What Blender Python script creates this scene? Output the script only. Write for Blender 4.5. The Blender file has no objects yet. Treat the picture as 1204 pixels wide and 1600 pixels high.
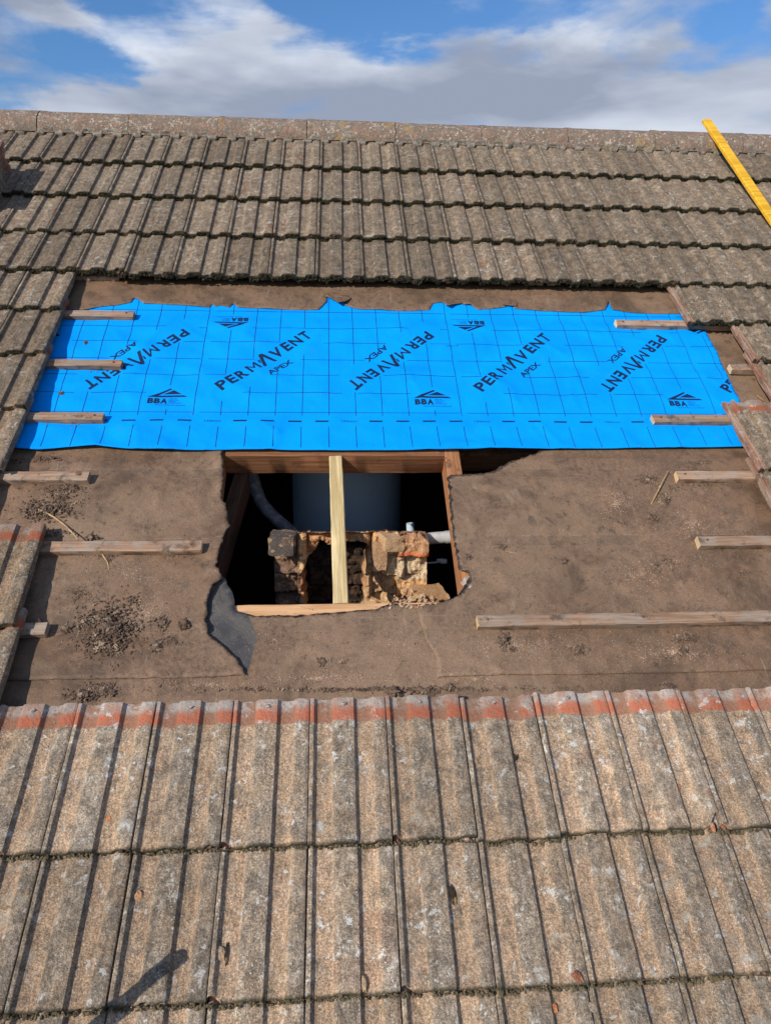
import bpy, bmesh, math, random
from mathutils import Vector, Matrix, noise
from mathutils.geometry import delaunay_2d_cdt
S = bpy.context.scene
COL = S.collection
R = math.radians
PITCH = R(35)
RW = Matrix.Rotation(PITCH, 4, 'X')          # roof frame (u along ridge, v up the slope, w normal) -> world
# ---------------------------------------------------------------- camera
F = 1135.2
CAM_R = Matrix(((0.99754249, 0.00534531, -0.06985989), (-0.04794091, 0.7792018, -0.62493697), (0.05109447, 0.62675033, 0.77754317)))
CAM_C = Vector((-0.132997, -0.162283, 1.877771))
cd = bpy.data.cameras.new('camera'); cam = bpy.data.objects.new('camera', cd); COL.objects.link(cam)
cam.matrix_world = RW @ (Matrix.Translation(CAM_C) @ CAM_R.to_4x4())
cd.sensor_fit = 'VERTICAL'; cd.sensor_height = 24; cd.lens = 24 * F / 1600
cd.clip_start = .02; cd.clip_end = 6000
S.camera = cam
# ---------------------------------------------------------------- world, sun, exposure
SUN = Vector((-.80, -.30, 1.0)).normalized()  # towards the sun, roof frame
SW = (RW.to_3x3() @ SUN).normalized()
w = bpy.data.worlds.new('World'); S.world = w; w.use_nodes = True
nt = w.node_tree; nt.nodes.clear()
def wn(t, **k):
    n = nt.nodes.new(t)
    for a, b in k.items(): setattr(n, a, b)
    return n
out = wn('ShaderNodeOutputWorld'); bg = wn('ShaderNodeBackground'); bg.inputs[1].default_value = .082
sky = wn('ShaderNodeTexSky', sky_type='NISHITA', sun_disc=False)
sky.sun_elevation = math.asin(SW.z); sky.sun_rotation = math.atan2(SW.x, SW.y); sky.altitude = 100; sky.dust_density = .6; sky.air_density = 1.2; sky.ozone_density = 3
tc = wn('ShaderNodeTexCoord')
mp = wn('ShaderNodeMapping'); mp.inputs['Scale'].default_value = (1.0, 1.0, 4.2); mp.inputs['Location'].default_value = (3.35, .4, 1.12)
n1 = wn('ShaderNodeTexNoise'); n1.inputs['Scale'].default_value = 3.4; n1.inputs['Detail'].default_value = 9; n1.inputs['Roughness'].default_value = .56; n1.inputs['Distortion'].default_value = .5
sep = wn('ShaderNodeSeparateXYZ')
# cloud cover grows towards the horizon
m1 = wn('ShaderNodeMapRange'); m1.inputs[1].default_value = .20; m1.inputs[2].default_value = .40; m1.inputs[3].default_value = .10; m1.inputs[4].default_value = -.02
def pdir(x, y):                               # where in the sky a cloud bank or a gap stands
    d = RW.to_3x3() @ (CAM_R @ Vector(((x - 602) / F, (800 - y) / F, -1))); return d.normalized()
msc = wn('ShaderNodeVectorMath', operation='MULTIPLY'); msc.inputs[1].default_value = (1, 1, 2.7)
nw = wn('ShaderNodeTexNoise'); nw.inputs['Scale'].default_value = 5; nw.inputs['Detail'].default_value = 8; nw.inputs['Roughness'].default_value = .58
nwc = wn('ShaderNodeVectorMath', operation='MULTIPLY_ADD'); nwc.inputs[1].default_value = (.40, .40, .30); nwc.inputs[2].default_value = (-.20, -.20, -.15)
nwm = wn('ShaderNodeMapping'); nwm.inputs['Scale'].default_value = (1, 1, 2.6); wv0 = wn('ShaderNodeVectorMath', operation='ADD')
nt.links.new(tc.outputs['Generated'], msc.inputs[0]); nt.links.new(tc.outputs['Generated'], nwm.inputs[0]); nt.links.new(nwm.outputs[0], nw.inputs[0]); nt.links.new(nw.outputs[1], nwc.inputs[0]); nt.links.new(msc.outputs[0], wv0.inputs[0]); nt.links.new(nwc.outputs[0], wv0.inputs[1])
def blobs(lst):
    tot = None
    for (x, y, rpx, a) in lst:
        d = pdir(x, y); ds = wn('ShaderNodeVectorMath', operation='DISTANCE'); ds.inputs[1].default_value = (d.x, d.y, d.z * 2.7)
        nt.links.new(wv0.outputs[0], ds.inputs[0]); mr = wn('ShaderNodeMapRange', interpolation_type='SMOOTHSTEP'); mr.inputs[1].default_value = 0; mr.inputs[2].default_value = rpx / 1250.; mr.inputs[3].default_value = a; mr.inputs[4].default_value = 0
        nt.links.new(ds.outputs['Value'], mr.inputs[0])
        if tot is None: tot = mr.outputs[0]
        else:
            ad = wn('ShaderNodeMath', operation='ADD'); nt.links.new(tot, ad.inputs[0]); nt.links.new(mr.outputs[0], ad.inputs[1]); tot = ad.outputs[0]
    return tot
COVER = blobs([(110, 80, 170, -.40), (20, 150, 110, -.34), (230, 8, 120, -.2), (560, 22, 170, -.32), (670, 30, 150, -.30), (830, 4, 190, -.32), (1080, 40, 190, -.30), (350, 6, 120, -.2), (1180, 95, 80, -.14), (400, 118, 60, -.14),
               (90, 10, 90, .28), (420, 50, 120, .22), (300, 150, 220, .30), (850, 120, 330, .36), (1000, 165, 300, .28), (600, 160, 200, .30), (150, 170, 170, .20), (1165, 30, 70, .22), (520, 120, 120, .16)])
WHITE = blobs([(215, 48, 120, .32), (25, 45, 90, .35), (600, 78, 140, .22), (470, 110, 90, .18), (880, 22, 110, .35), (720, 6, 90, .4), (270, 12, 70, .35), (1040, 120, 120, .12)])
DARKC = blobs([(900, 125, 300, -.14), (600, 185, 300, -.08), (330, 90, 180, -.08), (90, 15, 110, -.12)])
add = wn('ShaderNodeMath', operation='ADD')
cov = wn('ShaderNodeMapRange', interpolation_type='SMOOTHSTEP'); cov.inputs[1].default_value = .33; cov.inputs[2].default_value = .70
n2 = wn('ShaderNodeTexNoise'); n2.inputs['Scale'].default_value = 3.2; n2.inputs['Detail'].default_value = 4
mp2 = wn('ShaderNodeMapping'); mp2.inputs['Scale'].default_value = (1, 1, 3.4); mp2.inputs['Location'].default_value = (7.2, 3.1, 2.2)
shade = wn('ShaderNodeValToRGB'); cr = shade.color_ramp
cr.elements[0].position = .36; cr.elements[0].color = (3.9, 4.5, 5.9, 1); cr.elements[1].position = .70; cr.elements[1].color = (8.8, 9.5, 10.8, 1)
mix = wn('ShaderNodeMix', data_type='RGBA')
tint = wn('ShaderNodeMix', data_type='RGBA', blend_type='MULTIPLY'); tint.inputs[0].default_value = 1; tint.inputs[7].default_value = (.72, 1.10, 1.55, 1)
L = nt.links.new
L(tc.outputs['Generated'], mp.inputs[0]); L(mp.outputs[0], n1.inputs[0]); L(tc.outputs['Generated'], sep.inputs[0])
L(sep.outputs[2], m1.inputs[0]); L(n1.outputs[0], add.inputs[0]); L(m1.outputs[0], add.inputs[1])
adb = wn('ShaderNodeMath', operation='ADD'); L(add.outputs[0], adb.inputs[0]); L(COVER, adb.inputs[1])
whc = wn('ShaderNodeMath', operation='MULTIPLY_ADD'); L(WHITE, whc.inputs[0]); whc.inputs[1].default_value = .40; L(adb.outputs[0], whc.inputs[2]); L(whc.outputs[0], cov.inputs[0])
L(tc.outputs['Generated'], mp2.inputs[0]); L(mp2.outputs[0], n2.inputs[0]); 
sh1 = wn('ShaderNodeMath', operation='ADD'); L(n2.outputs[0], sh1.inputs[0]); whs = wn('ShaderNodeMath', operation='MULTIPLY'); L(WHITE, whs.inputs[0]); whs.inputs[1].default_value = .5; L(whs.outputs[0], sh1.inputs[1]); sh2 = wn('ShaderNodeMath', operation='ADD'); sh0 = wn('ShaderNodeMath', operation='MULTIPLY_ADD'); L(n1.outputs[0], sh0.inputs[0]); sh0.inputs[1].default_value = .5; L(sh1.outputs[0], sh0.inputs[2]); sh3 = wn('ShaderNodeMath', operation='SUBTRACT'); L(sh0.outputs[0], sh3.inputs[0]); sh3.inputs[1].default_value = .25; L(sh3.outputs[0], sh2.inputs[0]); L(DARKC, sh2.inputs[1]); L(sh2.outputs[0], shade.inputs[0])
L(sky.outputs[0], tint.inputs[6]); L(tint.outputs[2], mix.inputs[6]); L(shade.outputs[0], mix.inputs[7]); L(cov.outputs[0], mix.inputs[0])
L(mix.outputs[2], bg.inputs[0]); L(bg.outputs[0], out.inputs[0])
sd = bpy.data.lights.new('sun', 'SUN'); so = bpy.data.objects.new('sun', sd); COL.objects.link(so)
sd.energy = 4.9; sd.angle = R(.53); sd.color = (1, .915, .80)
so.rotation_euler = SW.to_track_quat('Z', 'Y').to_euler(); so.location = (-4, -4, 6)
S.view_settings.view_transform = 'Standard'; S.view_settings.look = 'None'; S.view_settings.exposure = 0.0; S.view_settings.gamma = 1

# ---------------------------------------------------------------- helpers
def at(x, y, wv=0.0):
    """photo pixel (1204x1600) -> point on the roof plane w = wv, roof frame"""
    d = CAM_R @ Vector(((x - 602) / F, (800 - y) / F, -1)); t = (wv - CAM_C.z) / d.z
    return CAM_C + t * d
cP, sP = math.cos(PITCH), math.sin(PITCH)
V0 = .996
def hz(u, h, z):                              # level frame inside the loft -> roof frame
    return Vector((u, V0 + cP * h + sP * z, -sP * h + cP * z))
def at_h(x, y, h):                            # pixel -> point on the plumb plane h, as (u, z)
    d = CAM_R @ Vector(((x - 602) / F, (800 - y) / F, -1))
    dh = d.y * cP - d.z * sP; c = CAM_C - Vector((0, V0, 0)); ch = c.y * cP - c.z * sP
    t = (h - ch) / dh; p = c + t * d
    return p.x, p.y * sP + p.z * cP
def proj(p):
    q = CAM_R.transposed() @ (Vector(p) - CAM_C)
    return 602 + F * q.x / -q.z, 800 - F * q.y / -q.z
def N(x, y, z=0., s=1.): return noise.noise(Vector((x * s, y * s, z)))
def fbm(x, y, z=0., o=4):
    a, t, f = 1., 0., 1.
    for i in range(o): t += a * noise.noise(Vector((x * f, y * f, z + i * 7.3))); a *= .5; f *= 2.03
    return t
def link(name, me, mat=None, parent=None, loc=None, rot=None):
    o = bpy.data.objects.new(name, me); COL.objects.link(o)
    if mat is not None and me is not None and not me.materials: me.materials.append(mat)
    if parent is not None: o.parent = parent
    else:
        m = Matrix.Translation(Vector(loc or (0, 0, 0)))
        if rot is not None: m = m @ rot
        o.matrix_world = RW @ m
    return o
def tag(o, label=None, cat=None, group=None, kind=None):
    if label: o['label'] = label
    if cat: o['category'] = cat
    if group: o['group'] = group
    if kind: o['kind'] = kind
    return o
def mesh(name, vs, fs, smooth=None):
    me = bpy.data.meshes.new(name); me.from_pydata([tuple(v) for v in vs], [], fs); me.update()
    if smooth is not None:
        me.shade_smooth(); me.set_sharp_from_angle(angle=R(smooth))
    return me
def bm_mesh(name, bm, smooth=None):
    me = bpy.data.meshes.new(name); bm.normal_update(); bm.to_mesh(me); bm.free()
    if smooth is not None:
        me.shade_smooth(); me.set_sharp_from_angle(angle=R(smooth))
    return me
# ---------------------------------------------------------------- materials
class MT:
    def __init__(s, name, rough=.9, spec=.3):
        s.m = bpy.data.materials.new(name); s.m.use_nodes = True; s.t = s.m.node_tree; s.t.nodes.clear()
        s.o = s.n('ShaderNodeOutputMaterial'); s.b = s.n('ShaderNodeBsdfPrincipled'); s.L(s.b.outputs[0], s.o.inputs[0])
        s.b.inputs['Roughness'].default_value = rough; s.b.inputs['Specular IOR Level'].default_value = spec
    def n(s, t, **k):
        n = s.t.nodes.new(t)
        for a, b in k.items(): setattr(n, a, b)
        return n
    def L(s, a, b): s.t.links.new(a, b)
    def val(s, inp, x):
        if hasattr(x, 'links'): s.L(x, inp)
        else: inp.default_value = x
    def coords(s, rand=True, world=False, scale=(1, 1, 1)):
        if world:
            g = s.n('ShaderNodeNewGeometry').outputs['Position']
        else: g = s.n('ShaderNodeTexCoord').outputs['Object']
        s.raw = g
        if rand:
            oi = s.n('ShaderNodeObjectInfo'); s.rnd = oi.outputs['Random']
            mu = s.n('ShaderNodeMath', operation='MULTIPLY'); s.L(s.rnd, mu.inputs[0]); mu.inputs[1].default_value = 57.
            cb = s.n('ShaderNodeCombineXYZ')
            for i in range(3): s.L(mu.outputs[0], cb.inputs[i])
            va = s.n('ShaderNodeVectorMath', operation='ADD'); s.L(g, va.inputs[0]); s.L(cb.outputs[0], va.inputs[1]); g = va.outputs[0]
        if scale != (1, 1, 1):
            vm = s.n('ShaderNodeVectorMath', operation='MULTIPLY'); s.L(g, vm.inputs[0]); vm.inputs[1].default_value = scale; g = vm.outputs[0]
        return g
    def noise(s, v, scale, detail=3, rough=.55, dist=0):
        n = s.n('ShaderNodeTexNoise'); s.L(v, n.inputs['Vector']); n.inputs['Scale'].default_value = scale
        n.inputs['Detail'].default_value = detail; n.inputs['Roughness'].default_value = rough; n.inputs['Distortion'].default_value = dist
        return n.outputs[0]
    def voro(s, v, scale, feature='F1'):
        n = s.n('ShaderNodeTexVoronoi', feature=feature); s.L(v, n.inputs['Vector']); n.inputs['Scale'].default_value = scale
        return n.outputs['Distance']
    def step(s, x, a, b, lo=0., hi=1.):
        n = s.n('ShaderNodeMapRange', interpolation_type='SMOOTHSTEP'); s.val(n.inputs[0], x)
        for i, q in enumerate((a, b, lo, hi)): n.inputs[i + 1].default_value = q
        return n.outputs[0]
    def math(s, op, a, b=0.):
        n = s.n('ShaderNodeMath', operation=op); s.val(n.inputs[0], a); s.val(n.inputs[1], b); return n.outputs[0]
    def mul(s, a, b): return s.math('MULTIPLY', a, b)
    def mix(s, f, a, b, mode='MIX'):
        n = s.n('ShaderNodeMix', data_type='RGBA', blend_type=mode); s.val(n.inputs[0], f)
        for i, q in ((6, a), (7, b)):
            if hasattr(q, 'links'): s.L(q, n.inputs[i])
            else: n.inputs[i].default_value = (*q, 1)
        return n.outputs[2]
    def col(s, c): s.val(s.b.inputs['Base Color'], c if hasattr(c, 'links') else (*c, 1))
    def bump(s, h, dist=.002, strength=1.):
        n = s.n('ShaderNodeBump'); s.L(h, n.inputs['Height']); n.inputs['Distance'].default_value = dist; n.inputs['Strength'].default_value = strength
        s.L(n.outputs[0], s.b.inputs['Normal'])
    def xyz(s, v):
        n = s.n('ShaderNodeSeparateXYZ'); s.L(v, n.inputs[0]); return n.outputs
    def attr(s, name, kind='GEOMETRY'):
        n = s.n('ShaderNodeAttribute', attribute_type=kind, attribute_name=name); return n

def mat_tile():
    t = MT('concrete_tile', .95, .2); g = t.coords(); X, Y, Z = t.xyz(t.raw)
    wpos = t.n('ShaderNodeNewGeometry').outputs['Position']
    sand = t.attr('sand', 'OBJECT').outputs['Fac']
    big = t.noise(g, 9, 4); med = t.noise(g, 38, 4, .6); fine = t.noise(g, 420, 3, .7); gr = t.noise(g, 900, 1, .5)
    a = t.mix(t.step(med, .34, .66), (.225, .190, .155), (.450, .380, .305))
    upf_ = t.attr('up', 'OBJECT').outputs['Fac']; tone = t.mul(t.step(t.rnd, 0, 1, .80, 1.15), t.step(upf_, 0, 1, 1.0, .70))
    c = t.mix(t.step(big, .38, .62), a, t.mix(.55, a, (.275, .240, .205)))
    st0 = t.n('ShaderNodeVectorMath', operation='MULTIPLY'); t.L(g, st0.inputs[0]); st0.inputs[1].default_value = (1, .12, 1)
    # sandy wash in the pans
    def band(x0, x1): return t.mul(t.step(X, x0 - .005, x0 + .006), t.step(X, x1 + .004, x1 - .004))
    pan = t.math('MAXIMUM', band(.017, .060), band(.121, .163))
    wob = t.step(t.noise(g, 22, 3), .30, .56)
    c = t.mix(t.mul(t.mul(pan, sand), t.math('ADD', t.mul(wob, .70), .12)), c, (.51, .365, .255))
    c = t.mix(t.mul(t.mul(t.step(t.noise(g, 14, 4, .6), .45, .62), sand), .45), c, (.43, .31, .205))
    # rust-red worn areas on a few tiles
    rare = t.step(t.rnd, .80, .9)
    c = t.mix(t.mul(t.mul(t.step(t.noise(g, 11, 3), .58, .66), rare), .55), c, (.26, .105, .062))
    # soot-dark crusts
    c = t.mix(t.mul(t.step(t.noise(g, 30, 5, .7, .6), .50, .64), .55), c, (.135, .115, .092))
    # grains
    c = t.mix(1., c, t.mix(t.step(fine, .30, .72), (.50, .49, .48), (1.48, 1.44, 1.38)), 'MULTIPLY')
    c = t.mix(1., c, t.mix(t.step(t.noise(g, 190, 3, .6), .34, .66), (.72, .71, .70), (1.26, 1.24, 1.21)), 'MULTIPLY')
    st_ = t.n('ShaderNodeVectorMath', operation='MULTIPLY'); t.L(g, st_.inputs[0]); st_.inputs[1].default_value = (1, .22, 1)
    c = t.mix(1., c, t.mix(t.step(t.noise(st_.outputs[0], 75, 4, .65), .34, .66), (.80, .80, .80), (1.17, 1.16, 1.14)), 'MULTIPLY')
    c = t.mix(t.mul(t.step(gr, .66, .74), .65), c, (.62, .54, .44))
    c = t.mix(t.mul(t.step(t.voro(g, 190), .13, .06), t.step(t.noise(g, 60, 2), .46, .6)), c, (.028, .024, .02))
    # head that lay under the next course: bright red colour coat, lime bloom above it
    lapo = t.attr('lap', 'OBJECT').outputs['Fac']
    hd = t.step(t.math('SUBTRACT', t.math('ADD', Y, t.math('ADD', t.mul(t.noise(g, 40, 4, .65), .020), t.mul(t.noise(g, 9, 2), .014))), lapo), .318, .324)
    hcol = t.mix(t.step(t.math('ADD', Y, t.mul(t.noise(g, 26, 4), .06)), .36, .385), (.50, .150, .080), (.42, .28, .22))
    hcol = t.mix(t.mul(pan, .75), hcol, t.mix(t.step(fine, .4, .6), (.20, .115, .075), (.33, .21, .145)))
    hcol = t.mix(t.mul(t.step(t.noise(g, 30, 4, .6), .44, .54), t.mul(t.step(Y, .330, .352), .92)), hcol, (.44, .41, .38))
    hcol = t.mix(t.mul(t.step(t.noise(g, 60, 4, .7), .50, .62), .5), hcol, (.30, .19, .14))
    hcol = t.mix(t.mul(t.step(fine, .35, .7), .25), hcol, (.20, .09, .06))
    c = t.mix(t.mul(hd, .93), c, hcol)
    # side laps that were covered by the neighbour
    lap = t.step(X, -.001, -.004)
    lc = t.mix(t.step(t.noise(st0.outputs[0], 60, 4), .4, .6), (.34, .17, .115), (.50, .37, .30))
    c = t.mix(lap, c, t.mix(t.mul(t.step(t.noise(g, 18, 3), .58, .68), .6), lc, (.16, .12, .095)))
    # lichen
    l1 = t.mul(t.step(t.noise(g, 46, 4, .62, .4), .60, .64), t.step(t.noise(g, 6, 2), .43, .55))
    l1 = t.math('MAXIMUM', l1, t.mul(t.step(t.voro(g, 95), .21, .15), t.step(t.noise(g, 12, 2), .52, .60)))
    l1 = t.math('MAXIMUM', l1, t.mul(t.step(t.noise(g, 150, 3, .6), .68, .71), .8))
    l1 = t.mul(l1, t.step(Y, .31, .30))
    l1 = t.math('MAXIMUM', l1, t.mul(t.step(t.noise(g, 24, 5, .68), .62, .66), t.step(t.rnd, .25, .35)))
    l1 = t.math('MAXIMUM', l1, t.mul(t.mul(t.step(t.noise(g, 30, 5, .7), .60, .64), t.mul(upf_, t.step(t.noise(g, 5, 2), .46, .56))), 1.))
    c = t.mix(t.mul(l1, t.step(t.noise(g, 210, 3, .7), .38, .56, .35, .95)), c, (.62, .61, .57))
    l2 = t.mul(t.step(t.noise(g, 24, 4, .6, .5), .58, .66), t.step(t.noise(wpos, 2.3, 2), .42, .56))
    c = t.mix(t.mul(l2, .45), c, (.42, .41, .36))
    # damp mossy front edge
    ed = t.step(t.math('ADD', Y, t.mul(t.noise(g, 90, 3), .012)), .015, .006)
    c = t.mix(t.mul(ed, .85), c, t.mix(t.step(med, .4, .6), (.022, .022, .014), (.050, .046, .024)))
    c = t.mix(1., c, t.n('ShaderNodeCombineXYZ').outputs[0], 'MIX') if False else c
    sc = t.n('ShaderNodeVectorMath', operation='SCALE'); t.L(c, sc.inputs[0]); t.L(tone, sc.inputs['Scale'])
    t.col(t.mix(t.mul(upf_, 1.), sc.outputs[0], t.mix(1., sc.outputs[0], (1.00, .955, .90), 'MULTIPLY')))
    h = t.math('ADD', t.mul(fine, 1.), t.mul(t.noise(g, 110, 4, .6), 1.6)); t.bump(h, .0034, 1.)
    return t.m
def mat_simple(name, c1, c2, scale=30, rough=.9, bumpd=.001, c3=None, stretch=(1, 1, 1), fine=300, spec=.3, world=False, finemul=.25):
    t = MT(name, rough, spec); g = t.coords(rand=not world, world=world, scale=stretch)
    a = t.noise(g, scale, 5, .6); f = t.noise(g, fine, 3, .65)
    c = t.mix(t.step(a, .35, .65), c1, c2)
    if c3: c = t.mix(t.step(t.noise(g, scale * .37, 4, .6), .54, .66), c, c3)
    c = t.mix(1., c, t.mix(t.step(f, .3, .7), (1 - finemul,) * 3, (1 + finemul,) * 3), 'MULTIPLY')
    t.col(c); t.bump(t.math('ADD', f, a), bumpd); return t.m
def mat_wood(name, c1, c2, axis=0, rings=95, dirt=None, end=None, rough=.85, greyed=0.):
    t = MT(name, rough, .25); st = [1, 1, 1]; st[axis] = .045; g = t.coords(scale=tuple(st)); g0 = t.coords()
    a = t.noise(g, rings, 4, .65, .3); b = t.noise(g, rings * 3.2, 3, .7); bl = t.noise(g0, 9, 4, .6)
    c = t.mix(t.step(a, .36, .64), c1, c2)
    c = t.mix(t.mul(t.step(b, .5, .75), .45), c, tuple(q * .45 for q in c1))
    if greyed: c = t.mix(t.mul(t.step(bl, .44, .58), greyed), c, t.mix(t.step(b, .3, .7), (.16, .14, .12), (.40, .365, .32)))
    if dirt: c = t.mix(t.mul(t.step(t.noise(g0, 17, 5, .7), .54, .68), .8), c, dirt)
    tone = t.step(t.rnd, 0, 1, .85, 1.12); sc = t.n('ShaderNodeVectorMath', operation='SCALE'); t.L(c, sc.inputs[0]); t.L(tone, sc.inputs['Scale'])
    t.col(sc.outputs[0]); t.bump(t.math('ADD', b, t.mul(a, 1.5)), .0009); return t.m
def mat_felt(name, base=(.165, .104, .066), dust=.42, patch=False):
    t = MT(name, .55, .4); g = t.coords(rand=False, world=True)
    a = t.noise(g, 2.6, 5, .6, .4); b = t.noise(g, 9, 6, .65, .5); f = t.noise(g, 260, 3, .7); ff = t.noise(g, 700, 2, .6)
    dk = tuple(q * .52 for q in base); lt = 0
    c = t.mix(t.step(a, .36, .62), base, (.215, .134, .086))
    c = t.mix(t.mul(t.step(b, .44, .64), .62), c, (.084, .058, .040))
    c = t.mix(t.mul(t.step(t.noise(g, 17, 6, .7, .5), .50, .64), .45), c, (.075, .055, .042))
    c = t.mix(t.mul(t.step(t.noise(g, 1.3, 3, .5), .50, .60), .5), c, (.245, .175, .120))
    c = t.mix(t.mul(t.step(t.noise(g, 5.5, 5, .65, .5), .48, .66), .75), c, dk)
    # rubbed pale streaks
    gs = t.n('ShaderNodeVectorMath', operation='MULTIPLY'); t.L(g, gs.inputs[0]); gs.inputs[1].default_value = (1, .35, .35)
    c = t.mix(t.mul(t.mul(t.step(t.noise(gs.outputs[0], 21, 5, .7, .6), .57, .68), t.step(t.noise(g, 4, 3), .50, .58)), .6), c, (.27, .22, .175))
    # pale imprints where battens were nailed down, with scuffs and fine scratches
    dt = t.n('ShaderNodeVectorMath', operation='DOT_PRODUCT'); t.L(g, dt.inputs[0]); dt.inputs[1].default_value = (0, math.cos(PITCH), math.sin(PITCH))
    fr = t.math('FRACT', t.math('ADD', t.math('DIVIDE', t.math('SUBTRACT', dt.outputs['Value'], .333), .2947), .5))
    off = t.math('ABSOLUTE', t.math('SUBTRACT', fr, .5))
    c = t.mix(t.mul(t.mul(t.step(off, .078, .058), t.step(t.noise(g, 12, 5, .7), .44, .60)), .38), c, (.080, .062, .048))
    c = t.mix(t.mul(t.mul(t.step(t.math('ABSOLUTE', t.math('SUBTRACT', off, .070)), .008, .002), t.step(t.noise(g, 15, 4, .7), .48, .58)), .55), c, (.30, .23, .175))
    rot_ = t.n('ShaderNodeMapping'); rot_.inputs['Rotation'].default_value = (.3, .2, .7); rot_.inputs['Scale'].default_value = (1, .10, .10); t.L(g, rot_.inputs[0])
    c = t.mix(t.mul(t.mul(t.step(t.noise(rot_.outputs[0], 90, 3, .6), .66, .70), t.step(t.noise(g, 6, 3), .50, .58)), .6), c, (.31, .26, .21))
    c = t.mix(t.mul(t.step(t.noise(g, 31, 6, .75, .3), .54, .66), .75), c, (.062, .047, .037))
    pk = t.mul(t.step(t.noise(g, 2.1, 5, .7, .3), .49, .53), t.step(t.noise(g, 75, 4, .7), .36, .60))
    c = t.mix(t.mul(pk, .5), c, (.25, .168, .118))
    fy = t.attr('fray').outputs['Fac']
    c = t.mix(t.step(t.math('ADD', fy, t.mul(t.math('SUBTRACT', t.noise(g, 55, 5, .7), .5), 1.6)), .45, .70), c, (.018, .015, .013))
    # sandy dust from the tiles
    d = t.mul(t.step(t.noise(g, 3.4, 4, .6), .46, .60), t.step(f, .30, .70))
    c = t.mix(t.mul(d, dust), c, (.29, .20, .138))
    c = t.mix(t.mul(t.step(ff, .66, .74), .5 * dust), c, (.50, .37, .28))
    c = t.mix(t.mul(t.step(t.voro(g, 120), .12, .05), t.step(t.noise(g, 7, 3), .44, .58)), c, (.022, .018, .015))
    if patch:
        p = t.attr('patch').outputs['Fac']
        k = t.step(t.math('ADD', p, t.mul(t.math('SUBTRACT', b, .5), .9)), .42, .60)
        c = t.mix(k, c, t.mix(t.step(b, .4, .6), (.050, .052, .060), (.095, .090, .088)))
    # weave
    c = t.mix(1., c, t.mix(t.step(f, .3, .7), (.76, .725, .675), (1.06, 1.01, .945)), 'MULTIPLY')
    t.col(c)
    wv = t.n('ShaderNodeTexWave', wave_type='BANDS', bands_direction='X'); t.L(g, wv.inputs['Vector']); wv.inputs['Scale'].default_value = 160
    t.bump(t.math('ADD', t.math('ADD', t.mul(f, .8), t.mul(wv.outputs['Fac'], .12)), t.mul(t.noise(g, 60, 4, .6), 1.3)), .0016); return t.m
def mat_membrane():
    t = MT('blue_underlay', .75, .05); g = t.coords(rand=False)
    a = t.noise(g, 6, 4); f = t.noise(g, 500, 2)
    c = t.mix(t.step(a, .3, .7), (.0004, .262, .83), (.0006, .305, .93))
    c = t.mix(t.mul(t.step(t.noise(g, 16, 5, .7), .60, .72), .25), c, (.03, .20, .50))
    c = t.mix(t.mul(t.step(t.voro(g, 42), .05, .02), .7), c, (.05, .06, .08))
    t.col(c)
    t.bump(t.math('ADD', t.mul(f, .6), t.mul(t.noise(g, 45, 3), 1.2)), .0012); return t.m
M = {}
M['tile'] = mat_tile()
M['ridge'] = None
M['felt'] = mat_felt('brown_roofing_felt')
M['felt_low'] = mat_felt('brown_roofing_felt_lower', patch=True)
M['felt_up'] = mat_felt('brown_roofing_felt_upper', base=(.170, .115, .075), dust=.10)
M['blue'] = mat_membrane()
M['ink'] = mat_simple('navy_print', (.003, .016, .050), (.005, .024, .070), 80, .5, .0001)
M['batten'] = mat_wood('old_batten', (.25, .150, .098), (.37, .250, .170), greyed=.5, dirt=(.09, .06, .042))
M['batten_end'] = mat_wood('sawn_batten_end', (.62, .42, .22), (.75, .55, .32), axis=0, rings=150)
M['newwood'] = mat_wood('new_stud_timber', (.42, .31, .15), (.60, .475, .26), axis=1, rings=60)
M['rafter'] = mat_wood('old_rafter_timber', (.27, .115, .050), (.42, .205, .095), axis=1, rings=70, dirt=(.10, .055, .04))
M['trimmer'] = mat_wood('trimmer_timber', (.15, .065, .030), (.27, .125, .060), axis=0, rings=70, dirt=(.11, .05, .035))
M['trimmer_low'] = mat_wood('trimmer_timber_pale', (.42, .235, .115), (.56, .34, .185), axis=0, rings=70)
M['yellow'] = mat_wood('yellow_treated_timber', (.62, .33, .020), (.84, .50, .045), axis=1, rings=60)
M['moss_dark'] = mat_simple('moss_dark', (.016, .016, .010), (.040, .040, .020), 60, .95, .002, c3=(.075, .055, .034))
M['moss'] = mat_simple('moss', (.075, .060, .038), (.145, .120, .070), 60, .95, .002, c3=(.14, .10, .06))
M['debris'] = mat_simple('nest_debris', (.075, .050, .036), (.17, .115, .082), 90, .95, .001, c3=(.30, .225, .16), finemul=.4)
M['grit'] = mat_simple('sand_grit', (.24, .15, .10), (.36, .25, .175), 400, .95, .0005, c3=(.50, .42, .34))
M['straw'] = mat_simple('straw', (.30, .19, .09), (.46, .32, .17), 60, .8, .0003)
M['tank'] = mat_simple('tank_blue', (.44, .56, .66), (.48, .60, .70), 6, .6, .0004, finemul=.05)
M['pipe'] = mat_simple('grey_pipe', (.36, .36, .35), (.44, .44, .43), 40, .5, .0002, finemul=.08)
M['pipe_dark'] = mat_simple('dark_lagging', (.12, .13, .16), (.26, .27, .31), 40, .8, .003)
M['white_plastic'] = mat_simple('white_plastic', (.60, .60, .57), (.68, .67, .64), 40, .5, .0002)
M['copper'] = mat_simple('dull_copper', (.40, .30, .20), (.5, .4, .3), 40, .4, .0002)
M['rust'] = mat_simple('rusty_nail', (.10, .045, .025), (.17, .075, .04), 300, .8, .0003)
M['dark'] = mat_simple('loft_dark', (.014, .012, .011), (.022, .019, .017), 4, .95, .002)
M['nail'] = mat_simple('nail_zinc', (.22, .20, .19), (.34, .32, .30), 300, .55, .0002)
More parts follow.
